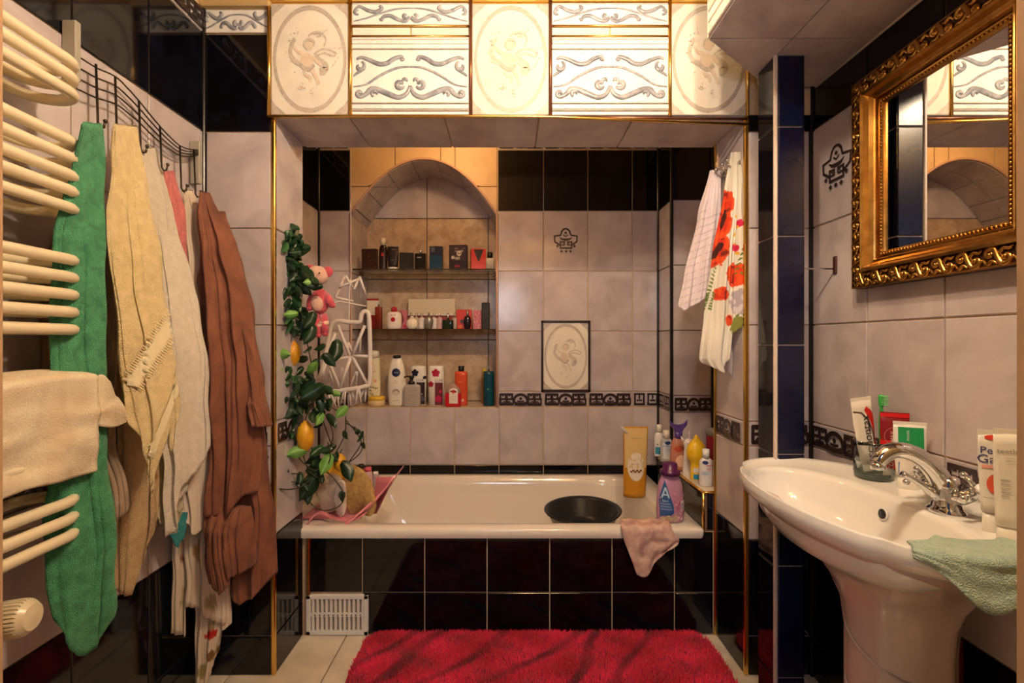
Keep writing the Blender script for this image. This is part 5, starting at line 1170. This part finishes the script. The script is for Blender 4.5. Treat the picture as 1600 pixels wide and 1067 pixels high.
# purple softener bottle on the tub front corner
Yb = 1.935; t0 = Vector((X(1047, Yb), Yb, .4285)); r = W(1026, 1069, Yb)/2; h = Zh(722, Yb)-.4285
def ast(d, r, h):
    bl = cm((.03, .10, .30)); d.fill([(-r*.85, h*.08), (-r*.90, h*.40), (-r*.66, h*.62), (-r*.5, h*.72), (-r*.28, h*.52), (r*.05, h*.30), (r*.1, h*.14)], bl); [d.stroke([(lerp(a[0], b[0], q/5), lerp(a[1], b[1], q/5)) for q in range(6)], .0055, cm((.50, .70, .82))) for a, b in (((-r*.74, h*.42), (-r*.50, h*.60)), ((-r*.50, h*.60), (-r*.26, h*.42)), ((-r*.66, h*.475), (-r*.34, h*.475)))]; d.text('5in1', -r*.5, h*.37, .014, cm((.6, .75, .85)))
    for k in range(3): d.rect(-r*.82, h*(.31-.045*k), r*(-.15+.05*k), h*(.335-.045*k), cm((.20, .28, .55)))
    R = random.Random(6)
    for k in range(26): d.disc(r*R.uniform(.05, .85), h*R.uniform(.05, .5), .006, .006, cm(R.choice([(.62, .26, .34), (.72, .46, .50), (.50, .14, .26), (.66, .34, .42)])), 8)
    for k in range(14): d.disc(r*R.uniform(-.75, .2), h*R.uniform(.03, .13), .007, .006, cm(R.choice([(.66, .58, .42), (.50, .42, .26)])), 8)
    d.rect(r*.55, h*.22, r*.85, h*.38, cm((.72, .62, .66)), 3, 2)
    for k in range(5): d.rect(r*(.58+.05*k), h*.23, r*(.60+.05*k), h*.35, cm((.1, .05, .1)), 1, 1)
sh = [(.88, 0), (.94, .02), (1, .18), (.93, .45), (.86, .62), (.66, .74), (.58, .80)]
bottle('softener_bottle', 'purple pink laundry softener bottle with a dark purple cap on the tub corner', 'bottle', tuple(t0), [(a*r, b*h) for a, b in sh], cm((.50, .26, .40), .18), [(r*.72, h*.80), (r*.72, h*.865), (r*.52, h*.88), (r*.50, h*.985), (r*.44, h), (.001, h)], cm((.085, .010, .085), .3), 1, .6, 2.2, lambda d: ast(d, r, h))

# ---- pink caddy, sponges and bottles in the tub's left corner
cp = thing('bath_caddy', (-.74, 2.0, .4285), 'pink plastic bath tray across the left end of the tub holding sponges', 'caddy')
pnk = cm((.72, .24, .28), .3)
g = G(); q = lambda px, py, Y: tuple(P(px, py, Y)-Vector((-.74, 2.0, .4285)))
def strap(pts, wd, th=.004):
    g = G(); c = spline(pts, 6); rings = []
    for i, p in enumerate(c):
        tt = (c[min(i+1, len(c)-1)]-c[max(i-1, 0)]).normalized(); n = tt.cross(Vector((0, 1, 0))); n.normalize()
        rings.append([tuple(p+Vector((0, -wd/2, 0))-n*th), tuple(p+Vector((0, wd/2, 0))-n*th), tuple(p+Vector((0, wd/2, 0))+n*th), tuple(p+Vector((0, -wd/2, 0))+n*th)])
    g.loft(rings, pnk, smooth=False); return g
strap([q(480, 818, 1.90), q(498, 800, 1.92), q(520, 808, 1.92), q(550, 812, 1.93), q(572, 800, 1.95)], .02, .003).build('hook_arm', cp)
strap([q(540, 818, 1.90), q(556, 806, 1.92), q(585, 780, 1.98), q(604, 762, 2.02), q(618, 742, 2.06)], .02, .004).build('arm', cp)
strap([q(572, 790, 2.20), q(600, 770, 2.24), q(618, 745, 2.28)], .02, .004).build('rear_arm', cp)
g = G(); g.sheet(6, 6, lambda u, v: q(lerp(lerp(580, 588, u), lerp(586, 617, u), v), lerp(802, 744, v), lerp(2.12, 2.07, u)), pnk); o = g.build('side_panel', cp); solid(o, .003, 0)
g = G(); g.sheet(8, 6, lambda u, v: (lerp(q(560, 800, 2.0)[0], q(616, 745, 2.05)[0], u), lerp(-.05, .24, v), lerp(.0, .13, u**1.6)+.012), pnk); o = g.build('tray', cp); solid(o, .004, 0)
g = G(); g.box((-.10, -.06, .002), (.14, .24, .010), pnk, bev=.003); g.build('base_plate', cp)
def blob_obj(name, label, cat, c, outline, th, m, rz=0., bump=.004, seed=1):
    t = c; rz = rz; g = G(); n = len(outline); pts = spline([(a, b, 0) for a, b in outline], 5, True); rings = []
    for k, (yy, s_) in enumerate(((-.5, .86), (-.42, .96), (-.2, 1), (.2, 1), (.42, .96), (.5, .86))):
        rings.append([(p.x*s_+noise.noise(Vector((p.x*60, p.y*60, k+seed)))*bump, yy*th+noise.noise(Vector((p.x*40, p.y*40, k*2+seed)))*bump, p.y*s_) for p in pts])
    g.loft(rings, m); o = g.build(name, loc=t, rot=(0, 0, rz)); return tag(o, label, cat)
loofa = mat('loofah_tan', (.70, .46, .17), .95, mottle=(.52, .32, .10), mscale=90, bump=1.0, bscale=500); foam = mat('cream_foam', (.76, .66, .52), .9, mottle=(.64, .50, .36), mscale=16, bump=.4, bscale=90)
zc = .447
blob_obj('loofah_pad', 'oval tan loofah pad leaning at the left end of the tub', 'sponge', (X(561, 1.97), 1.975, zc), [(-.055, .19), (.0, .185), (.045, .13), (.070, .035), (.05, -.014), (.01, -.0), (-.035, .0), (-.06, .07)], .024, loofa)
blob_obj('bath_sponge', 'cream foam sponge with pale wedge shapes beside the tan loofah pad', 'sponge', (X(517, 1.99), 1.995, zc), [(-.06, .13), (-.02, .155), (.02, .15), (.045, .12), (.05, .03), (.02, .005), (-.02, .0), (-.045, .04)], .05, foam, seed=4)
blob_obj('bath_sponge', 'narrow pale foam wedge between the other sponges in the tub corner', 'sponge', (X(534, 1.945), 1.94, zc), [(-.018, .13), (.012, .135), (.02, .05), (.012, .002), (-.012, .002), (-.026, .06)], .02, mat('pale_foam', (.82, .72, .62), .9, bump=.3, bscale=80), seed=8)
blob_obj('sponge', 'bright yellow sponge lying on top behind the tan loofah pad', 'sponge', (X(523, 2.04), 2.045, .572), [(-.05, .0), (-.02, .05), (.02, .085), (.05, .05), (.055, .0), (0, -.02)], .04, mat('yellow_foam', (.82, .50, .04), .9, mottle=(.72, .36, .02), mscale=30, bump=.3), seed=12)
zc = .4405
def cbot(name, label, px, wpx, pyt, m, capm, Y, cf=.8):
    r = wpx/F*Y/2; h = Zh(pyt, Y)-zc; bottle(name, label, 'bottle', (X(px, Y), Y, zc), [(r*.95, 0), (r, .01), (r, h*.72), (r*.8, h*cf), (r*.6, h*cf+.002)], m, [(r*.75, h*cf+.001), (r*.75, h*.99), (.001, h)], capm)
cbot('shampoo_bottle', 'red bottle with a black cap behind the sponges in the tub corner', 564, 11, 724, cm((.36, .03, .02), .2), cm(BK), 2.16, .86)
cbot('shampoo_bottle', 'pale bottle with a pink cap behind the loofah pad', 575, 14, 729, cm((.60, .42, .42), .2), cm((.62, .10, .14)), 2.11, .87)
cbot('shampoo_bottle', 'small grey bottle with a white cap right of the pink capped bottle', 587, 11, 736, cm((.42, .36, .33), .2), cm((.76, .72, .64)), 2.13, .88)

# ---- folding drying rack with pegs
Yr = 2.10
dr = thing('peg_dryer', tuple(P(540, 545, Yr)), 'white plastic peg drying rack hanging in front of the niche', 'drying rack')
wp = cm((.74, .66, .60), .4)
o0 = P(540, 545, Yr)
def dq(px, py, dy=0.): return P(px, py, Yr+dy)-o0
fr = [(572, 486), (577, 500), (578, 590), (570, 603), (530, 610), (498, 612), (497, 600), (508, 560), (520, 505), (548, 503), (562, 502), (565, 490)]
g = G(); g.tube(spline([dq(a, b, .0) for a, b in fr], 4, True), .010, wp, 8, closed=True, up=(0, 1, 0), flat=.7); g.build('frame', dr)
for a, b in (((528, 508), (548, 558)), ((548, 558), (530, 608)), ((570, 508), (550, 556)), ((550, 556), (574, 600)), ((512, 560), (532, 608)), ((524, 520), (506, 566)), ((503, 566), (552, 556)), ((552, 556), (578, 556)), ((509, 562), (500, 606))):
    g = G(); g.tube([dq(*a), dq(*b)], .0078, wp, 6, up=(0, 1, 0), flat=.6); g.build('bar', dr)
for a, b in (((524, 464), (552, 470)), ((524, 464), (540, 430)), ((540, 430), (553, 452)), ((553, 452), (562, 432)), ((562, 432), (572, 462)), ((530, 448), (560, 436))):
    g = G(); g.tube([dq(a[0], a[1], -.02), dq(b[0], b[1], .02)], .0058, wp, 6); g.build('top_arm', dr)
g = G(); g.tube(spline([dq(545, 503), dq(546, 480), dq(546, 455), dq(548, 436)], 4), .003, wp, 6); g.tube([dq(548, 436), (dq(548, 436).x, 0, CEIL-o0.z)], .0012, wp, 5); g.tube([dq(499, 480, -.1), dq(530, 470), dq(572, 478)], .003, wp, 6); g.build('hanger', dr)
peg0 = None
for i, (a, b, dy) in enumerate(((496, 617, 0), (506, 618, .02), (516, 617, -.01), (526, 617, .02), (538, 614, 0), (548, 613, .02), (560, 611, -.01), (570, 608, .02), (515, 585, .05), (535, 580, .05), (556, 585, .05), (545, 540, .05), (525, 540, .05), (562, 530, .05))):
    p = dq(a, b, dy)
    if peg0 is None:
        g = G()
        for s_ in (-1, 1): g.tube([(s_*.002, 0, .012), (s_*.004, 0, -.004), (s_*.009, 0, -.040)], [.003, .004, .003], wp, 6)
        peg = g.build('peg', dr); me = peg.data; peg.location = p; peg0 = 1
    else:
        peg = bpy.data.objects.new('peg', me); COL.objects.link(peg); peg.parent = dr; peg.location = p
    peg.scale = (1.35,)*3; peg.rotation_euler = (0, .25*sin(i*2.1), .5*sin(i*1.3))

# ---- artificial vine on the left side of the opening
vn = thing('hanging_vine', tuple(P(452, 372, 1.76)), 'dark green trailing vine with lighter leaves hanging at the left of the bath opening', 'vine')
v0 = P(452, 372, 1.76); R = random.Random(12)
sm_ = cm((.035, .035, .012), .5); 
g = G()
stems = [[(447, 370, 1.76), (450, 420, 1.77), (455, 500, 1.79), (462, 600, 1.80), (478, 680, 1.82), (500, 720, 1.84)],
 [(449, 366, 1.76), (462, 400, 1.76), (468, 470, 1.78), (485, 560, 1.80), (500, 640, 1.83), (520, 700, 1.86)],
 [(448, 370, 1.76), (440, 430, 1.75), (436, 520, 1.75), (440, 600, 1.76), (450, 680, 1.78)],
 [(505, 640, 1.83), (520, 680, 1.86), (505, 725, 1.87), (490, 755, 1.86)],
 [(540, 655, 1.9), (560, 680, 1.9), (563, 695, 1.9), (546, 720, 1.9)],
 [(540, 650, 1.9), (538, 680, 1.9), (520, 715, 1.88)],
 [(412, 725, 1.62), (413, 745, 1.62), (430, 762, 1.66), (465, 762, 1.75), (490, 745, 1.8)],
 [(480, 765, 1.83), (485, 785, 1.84), (505, 797, 1.84), (530, 790, 1.85), (537, 772, 1.86), (520, 745, 1.86), (500, 730, 1.85)],
 [(440, 746, 1.76), (455, 752, 1.77), (475, 750, 1.8), (492, 735, 1.83)],
 [(450, 690, 1.77), (468, 716, 1.78), (490, 734, 1.8), (505, 728, 1.82)],
 [(540, 660, 1.9), (566, 678, 1.88), (564, 705, 1.88), (545, 722, 1.88)], [(470, 690, 1.78), (480, 730, 1.8), (500, 745, 1.8), (516, 715, 1.8), (512, 690, 1.8)], [(436, 705, 1.74), (446, 735, 1.76), (470, 740, 1.78)], [(452, 740, 1.8), (470, 764, 1.8), (486, 752, 1.82)],
 [(500, 600, 1.83), (512, 630, 1.84), (528, 642, 1.86)], [(412, 725, 1.62), (425, 705, 1.66), (440, 690, 1.72), (450, 680, 1.78)]]
sp_all = []
for st in stems:
    c = spline([P(*a)-v0 for a in st], 7); sp_all.append(c)
    g = G(); g.tube(c, .0022, sm_, 6); g.build('stem', vn)
lm = [mat('dark_leaf', (.012, .045, .016), .35, mottle=(.006, .024, .010), mscale=20), mat('mid_leaf', (.03, .11, .03), .35, mottle=(.015, .06, .02), mscale=20), mat('light_leaf', (.20, .42, .09), .4, mottle=(.12, .30, .05), mscale=20)]
def leaf_mesh(m, L=.046, wd=.034, curl=.010):
    g = G(); n = 8; pts = []
    for j in range(n+1):
        t = j/n; ww = wd/2*(sin(pi*min(1, t*.92+.06))**.8)*(1.15-.45*t); ww = ww if 0 < j < n else .0006
        for u in (-1, -.5, 0, .5, 1): pts.append((u*ww, curl*(abs(u)**1.3)-.012*t*t, L*t-(.010*(1-t)*abs(u) if j < 2 else 0)))
    fs = [(j*5+i, j*5+i+1, (j+1)*5+i+1, (j+1)*5+i) for j in range(n) for i in range(4)]
    g.add([(p[0], p[1], -p[2]) for p in pts], fs, m, True); return g.mesh('leaf')
lms = [leaf_mesh(m) for m in lm]
def add_leaf(p, k, s, rot):
    o = bpy.data.objects.new('leaf', lms[k]); COL.objects.link(o); o.parent = vn; o.location = p; o.scale = (s, s, s); o.rotation_euler = rot
for i in range(250):
    c = sp_all[R.choice([0, 0, 1, 1, 2, 2])]; q_ = R.random()**1.15; p = c[min(len(c)-1, int(q_*(len(c)-1)))]+Vector((R.gauss(0, .026), R.gauss(-.01, .02), R.gauss(0, .018)))
    p.x = max(p.x, JL+.012-v0.x); k = 0 if R.random() < .74 else 1
    wp_ = p+v0; ax_, ay_ = CX+F*wp_.x/wp_.y, CY-F*(wp_.z-HC)/wp_.y
    if 440 < ax_ < 476 and 520 < ay_ < 572 or 458 < ax_ < 500 and 645 < ay_ < 708: continue
    if 478 < ax_ < 540 and 395 < ay_ < 525: p.x -= .05; p.x = max(p.x, JL+.012-v0.x); p.y += .03
    add_leaf(p, k, R.uniform(.6, 1.2), (R.uniform(-.7, .5), R.uniform(-1.5, 1.5), R.uniform(-.9, .9)))
for c in sp_all[3:]:
    for k in range(2): add_leaf(c[R.randrange(len(c))], 0, R.uniform(.6, .9), (R.uniform(-.5, .5), R.uniform(-2, 2), R.uniform(-.9, .9)))
for px, py, Y, rt, s in ((440, 475, 1.70, 1.5, 1.3), (430, 560, 1.68, -1.5, 1.2), (435, 583, 1.68, .6, 1.2), (482, 588, 1.76, -2.4, 1.1), (438, 704, 1.70, .3, 1.1), (475, 712, 1.76, 1.4, 1.4), (514, 722, 1.80, .4, 1.5), (540, 645, 1.86, .8, 1.1), (530, 624, 1.86, 1.9, .8), (448, 390, 1.7, 1.2, .01), (492, 446, 1.715, 1.3, .9), (462, 497, 1.7, 1.4, .9), (502, 655, 1.8, .4, 1.0)):
    if s > .1: add_leaf(P(px, py-8, Y)-v0, 2, s, (-.15, rt, .2))
for px, py, Y, rt, s in ((500, 456, 1.72, 1.5, 1.0), (480, 446, 1.71, -1.2, 1.1), (470, 430, 1.72, -.8, 1.5), (525, 545, 1.9, .1, 1.8), (488, 500, 1.74, .4, 1.3), (490, 755, 1.80, .5, 2.1), (536, 735, 1.84, -.5, 1.6), (478, 775, 1.8, -.2, 1.2), (440, 415, 1.71, 1.5, 1.6), (433, 430, 1.71, .2, 1.4), (486, 520, 1.74, .3, 1.5), (448, 640, 1.74, .2, 1.6), (500, 615, 1.76, 1.0, 1.8)):
    add_leaf(P(px, py-10, Y)-v0, 0 if s != 1.9 else 1, s, (-.1, rt, .1))
def lemon(px, py, Y, w, h, lb):
    p = P(px, py, Y); t = thing('lemon_ornament', tuple(p), lb, 'ornament', 'lemon ornaments in the vine'); r = w/F*Y/2; hh = h/F*Y
    m_ = mat('lemon_skin', (.78, .42, .02), .4, mottle=(.68, .26, .01), mscale=25, bump=.15, bscale=300)
    g = G(); g.lathe([(.002, -hh*.52), (r*.28, -hh*.47), (r*.80, -hh*.30), (r, 0), (r*.82, hh*.28), (r*.3, hh*.45), (.003, hh*.5)], m_, seg=20); g.build('fruit', t)
    g = G(); g.tube([(0, 0, hh*.48), (.003, 0, hh*.6), (.010, 0, hh*.75)], .0018, sm_, 6); g.build('stalk', t)
lemon(458, 551, 1.79, 23, 40, 'yellow lemon ornament upper among the vine leaves, below the plush pig')
lemon(477, 681, 1.78, 27, 50, 'large orange yellow lemon ornament hanging low among the vine leaves')
lemon(531, 722, 1.92, 20, 28, 'small blurred orange lemon ornament lowest at the right of the vine')

# ---- plush pig
pg = thing('plush_pig', tuple(P(500, 470, 1.80)), 'small pink plush pig hanging among the vine leaves', 'plush toy')
p0 = P(500, 470, 1.80); a_ = lambda px, py, dy=0.: tuple(P(px, py, 1.80+dy)-p0)
pl = mat('pink_plush', (.66, .10, .13), .95, mottle=(.52, .06, .09), mscale=40, bump=.6, bscale=400, sheen=.4); pc_ = mat('peach_plush', (.80, .52, .38), .95, mottle=(.70, .42, .30), mscale=40, bump=.6, bscale=400, sheen=.4)
g = G(); g.ball(a_(496, 430), .040, pc_, (1.05, .85, .92), 20); hd = g.build('head', pg)
for px, py, s_ in ((484, 421, -1), (512, 424, 1)):
    g = G(); g.ball(a_(px, py), .021, pl, (1.0, .45, 1.0), 14); g.build('ear', hd)
g = G(); g.ball(a_(499, 426, -.036), .0035, cm(BK, .1), seg=8); g.ball(a_(485, 429, -.032), .0035, cm(BK, .1), seg=8); g.build('eyes', hd)
g = G(); g.ball(a_(489, 437, -.034), .014, cm((.72, .36, .28), .8), (1.1, .6, .8), 12); g.build('snout', hd)
g = G(); g.ball(a_(500, 470), .043, pl, (.82, .75, 1.15), 20); g.build('body', pg)
g = G(); g.ball(a_(496, 473, -.020), .029, pc_, (.85, .6, 1.1), 16); g.build('belly', pg)
for i, (a, b, c_, d_) in enumerate(((508, 460, 519, 476), (489, 462, 484, 480), (506, 492, 508, 520), (494, 492, 497, 522))):
    g = G(); g.tube([a_(a, b), a_((a+c_)/2, (b+d_)/2, -.012), a_(c_, d_, -.016)], [.015, .016, .013], pl, 12); g.ball(a_(c_, d_, -.016), .0135, pl if i < 2 else pl, seg=10); g.build('arm' if i < 2 else 'leg', pg)
for a, b in ((504, 505), (497, 508)):
    g = G(); g.tube([a_(a-4, b, -.018), a_(a+9, b-1, -.018)], [.009, .009], pc_, 10); g.build('leg_band', pg)

# ---- things on the washbasin
DZ = SZ-.0115
def deck(px, py, z=DZ): Y = (HC-z)*F/(py-CY); return Vector(((px-CX)/F*Y, Y, z))
gp = deck(1368, 733); gp.y = 1.27; gp.x = X(1367, 1.27)
gl = thing('tumbler', tuple(gp), 'clear greenish glass tumbler holding a toothpaste tube and a green toothbrush', 'glass')
g = G(); rr0 = W(1338, 1394, 1.27)/2; hh = Zh(688, 1.27)-DZ
g.lathe([(rr0*.80, 0), (rr0*.95, .004), (rr0*1.0, .02), (rr0*.97, hh*.6), (rr0*.92, hh*.85), (rr0*1.0, hh), (rr0*.95, hh), (rr0*.87, hh*.84), (rr0*.91, hh*.6), (rr0*.92, .022), (rr0*.75, .012), (.001, .012)], 'glass', seg=36, caps=(True, True)); g.build('vessel', gl)
g = G(); g.lathe([(rr0*.78, .0015), (rr0*.93, .0045), (rr0*.93, .010), (.001, .011)], cm((.45, .62, .54), .05, trans=.9), seg=30); g.build('base', gl)
def rt(w, h): return cm((.60, .02, .02))
def par(d, w, h):
    rd = cm((.66, .02, .015)); d.fill([(w*.47, h*.80), (w*.47, h*.16), (w*.40, h*.30), (w*.40, h*.50), (w*.26, h*.70), (w*.0, h*.86), (w*.18, h*.88)], rd); d.stroke([(-w*.47, h*.82), (-w*.1, h*.80), (w*.18, h*.70), (w*.34, h*.52), (w*.38, h*.3)], .004, cm((.10, .05, .04)))
    d.text('parodontax', w*.05, h*.42, .030, cm((.03, .02, .02)), rot=pi/2); d.rect(w*.14, h*.54, w*.20, h*.74, cm((.05, .03, .03)), 2, 4); d.text('F', w*.2, h*.10, .02, cm((.1, .05, .05)), rot=pi/2)
t = tube_item('toothpaste_tube', 'white and red toothpaste tube standing upside down in the glass tumbler', 1340, 1372, 620, DZ+.016, 1.265, cm((.80, .74, .64), .3), cm(WH), par, cap_h=.12, tilt=-.12, capw=.6, depth=.32)
t.location.x = gp.x-.012
tbh = thing('toothbrush', (gp.x+.014, 1.262, DZ+.016), 'bright green toothbrush standing in the glass tumbler', 'toothbrush'); tbh.rotation_euler = (0, -.02, .25)
gb = cm((.05, .46, .09), .25, trans=.15); L = Zh(615, 1.262)-DZ-.016
g = G(); c = spline([(0, 0, .0), (.002, 0, L*.2), (.004, 0, L*.5), (.001, 0, L*.72), (0, 0, L*.86), (0, 0, L*.99)], 4); g.tube(c, [lerp(.0045, .0085, min(1, i/8)) if i < 10 else (lerp(.0085, .0032, (i-10)/5) if i < 16 else .0060) for i in range(len(c))], gb, 10, flat=1.2, up=(1, 0, 0)); g.build('handle', tbh)
g = G()
for i in range(4):
    for j in range(6): g.tube([(-.0045+i*.003, -.004, L*.87+j*.0045), (-.0045+i*.003, -.015, L*.87+j*.0045)], .0013, cm((.20, .70, .25), .5), 5)
g.build('bristles', tbh)
g = G()
for j in range(4): g.ball((.003, -.007, L*(.36+.07*j)), .0035, cm((.45, .80, .35), .4), seg=8)
g.build('grip_dots', tbh)
def red_(d, w, h):
    d.rect(-w*.5, h*.20, w*.5, h*.60, cm((.60, .012, .015)), 8); d.disc(w*.02, h*.66, w*.40, w*.40, cm((.45, .12, .12)), 24, .93); d.text('MAX', -w*.08, h*.66, .013, cm((.72, .55, .5)), rot=pi/2); d.text('WHITE', w*.08, h*.66, .015, cm((.72, .55, .5)), rot=pi/2); d.rect(-w*.5, h*.93, w*.5, h*.99, cm((.60, .012, .015)), 4, 2); d.text('colgate', -w*.2, h*.36, .022, cm((.80, .70, .66)), rot=pi/2)
tube_item('toothpaste_tube', 'dark red toothpaste tube standing on its white cap beside the tumbler', 1386, 1423, 645, DZ, 1.225, cm((.22, .010, .018), .25), cm(WH), red_, cap_h=.22, rz=-.5, capw=.78, depth=.45)
def grn(d, w, h):
    d.rect(-w*.36, h*.52, w*.40, h*.92, cm((.01, .26, .09)), 6, 4); d.poly([(-w*.36, h*.24), (w*.40, h*.24), (w*.40, h*.60), (w*.22, h*.56), (-w*.1, h*.48), (-w*.36, h*.40)], cm((.01, .12, .50)))
    for k in range(3): d.stroke([(-w*.34, h*(.52+.02*k)), (-w*.15, h*(.62-.01*k)), (w*.05, h*(.64-.03*k)), (w*.28, h*(.56+.02*k)), (w*.38, h*.62)], [.001, .006, .007, .004, .001], cm([(.03, .04, .03), (.75, .78, .72), (.03, .04, .03)][k]))
    d.text('menta', -w*.08, h*.80, .010, cm((.65, .75, .66)), rot=pi/2); d.disc(w*.05, h*.27, .010, .006, cm((.7, .75, .8)), 14, .7)
tube_item('toothpaste_tube', 'green and blue toothpaste tube on its white cap beside the dark red one', 1408, 1450, 660, DZ, 1.16, cm((.76, .72, .66), .28), cm(WH), grn, cap_h=.20, rz=-.5, capw=.76, depth=.42)
def per(d, w, h):
    d.disc(-w*.0, h*.93, w*.30, h*.026, cm((.70, .06, .03))); d.text('Perio', w*.02, h*.80, .019, cm((.03, .03, .16))); d.text('Gard', w*.0, h*.715, .023, cm((.03, .03, .16))); d.rect(-w*.4, h*.63, w*.4, h*.66, cm((.80, .35, .28))); d.disc(w*.02, h*.48, w*.28, h*.095, cm((.66, .10, .05)), 20, .0); d.disc(w*.10, h*.48, w*.14, h*.06, cm((.80, .68, .62))); d.rect(-w*.35, h*.34, w*.2, h*.345, cm((.2, .3, .25)))
NYt = .90
tube_item('toothpaste_tube', 'white toothpaste tube with a red ring and blue lettering near the right frame edge', 1541, 1576, 673, DZ, .905, cm((.76, .72, .64), .3), cm((.72, .68, .60)), per, cap_h=.20, rz=-.5, capw=.72, depth=.42)
def wt_(d, w, h):
    d.text('teeth', -w*.08, h*.80, .013, cm((.3, .27, .22)))
    for k in range(5): d.rect(-w*.30, h*(.54-.035*k), -w*.02+w*.03*(k % 2), h*(.548-.035*k), cm((.35, .32, .26)), 2, 1)
    for k in range(2): d.rect(-w*.15, h*(.74-.03*k), w*.15, h*(.745-.03*k), cm((.5, .45, .4)), 2, 1)
tube_item('cream_tube', 'plain pale cream tube in front of the white toothpaste tube at the frame edge', 1566, 1602, 671, DZ, .865, cm((.74, .70, .60), .3), cm((.74, .70, .60)), wt_, cap_h=.13, rz=-.5, capw=.80, depth=.42)
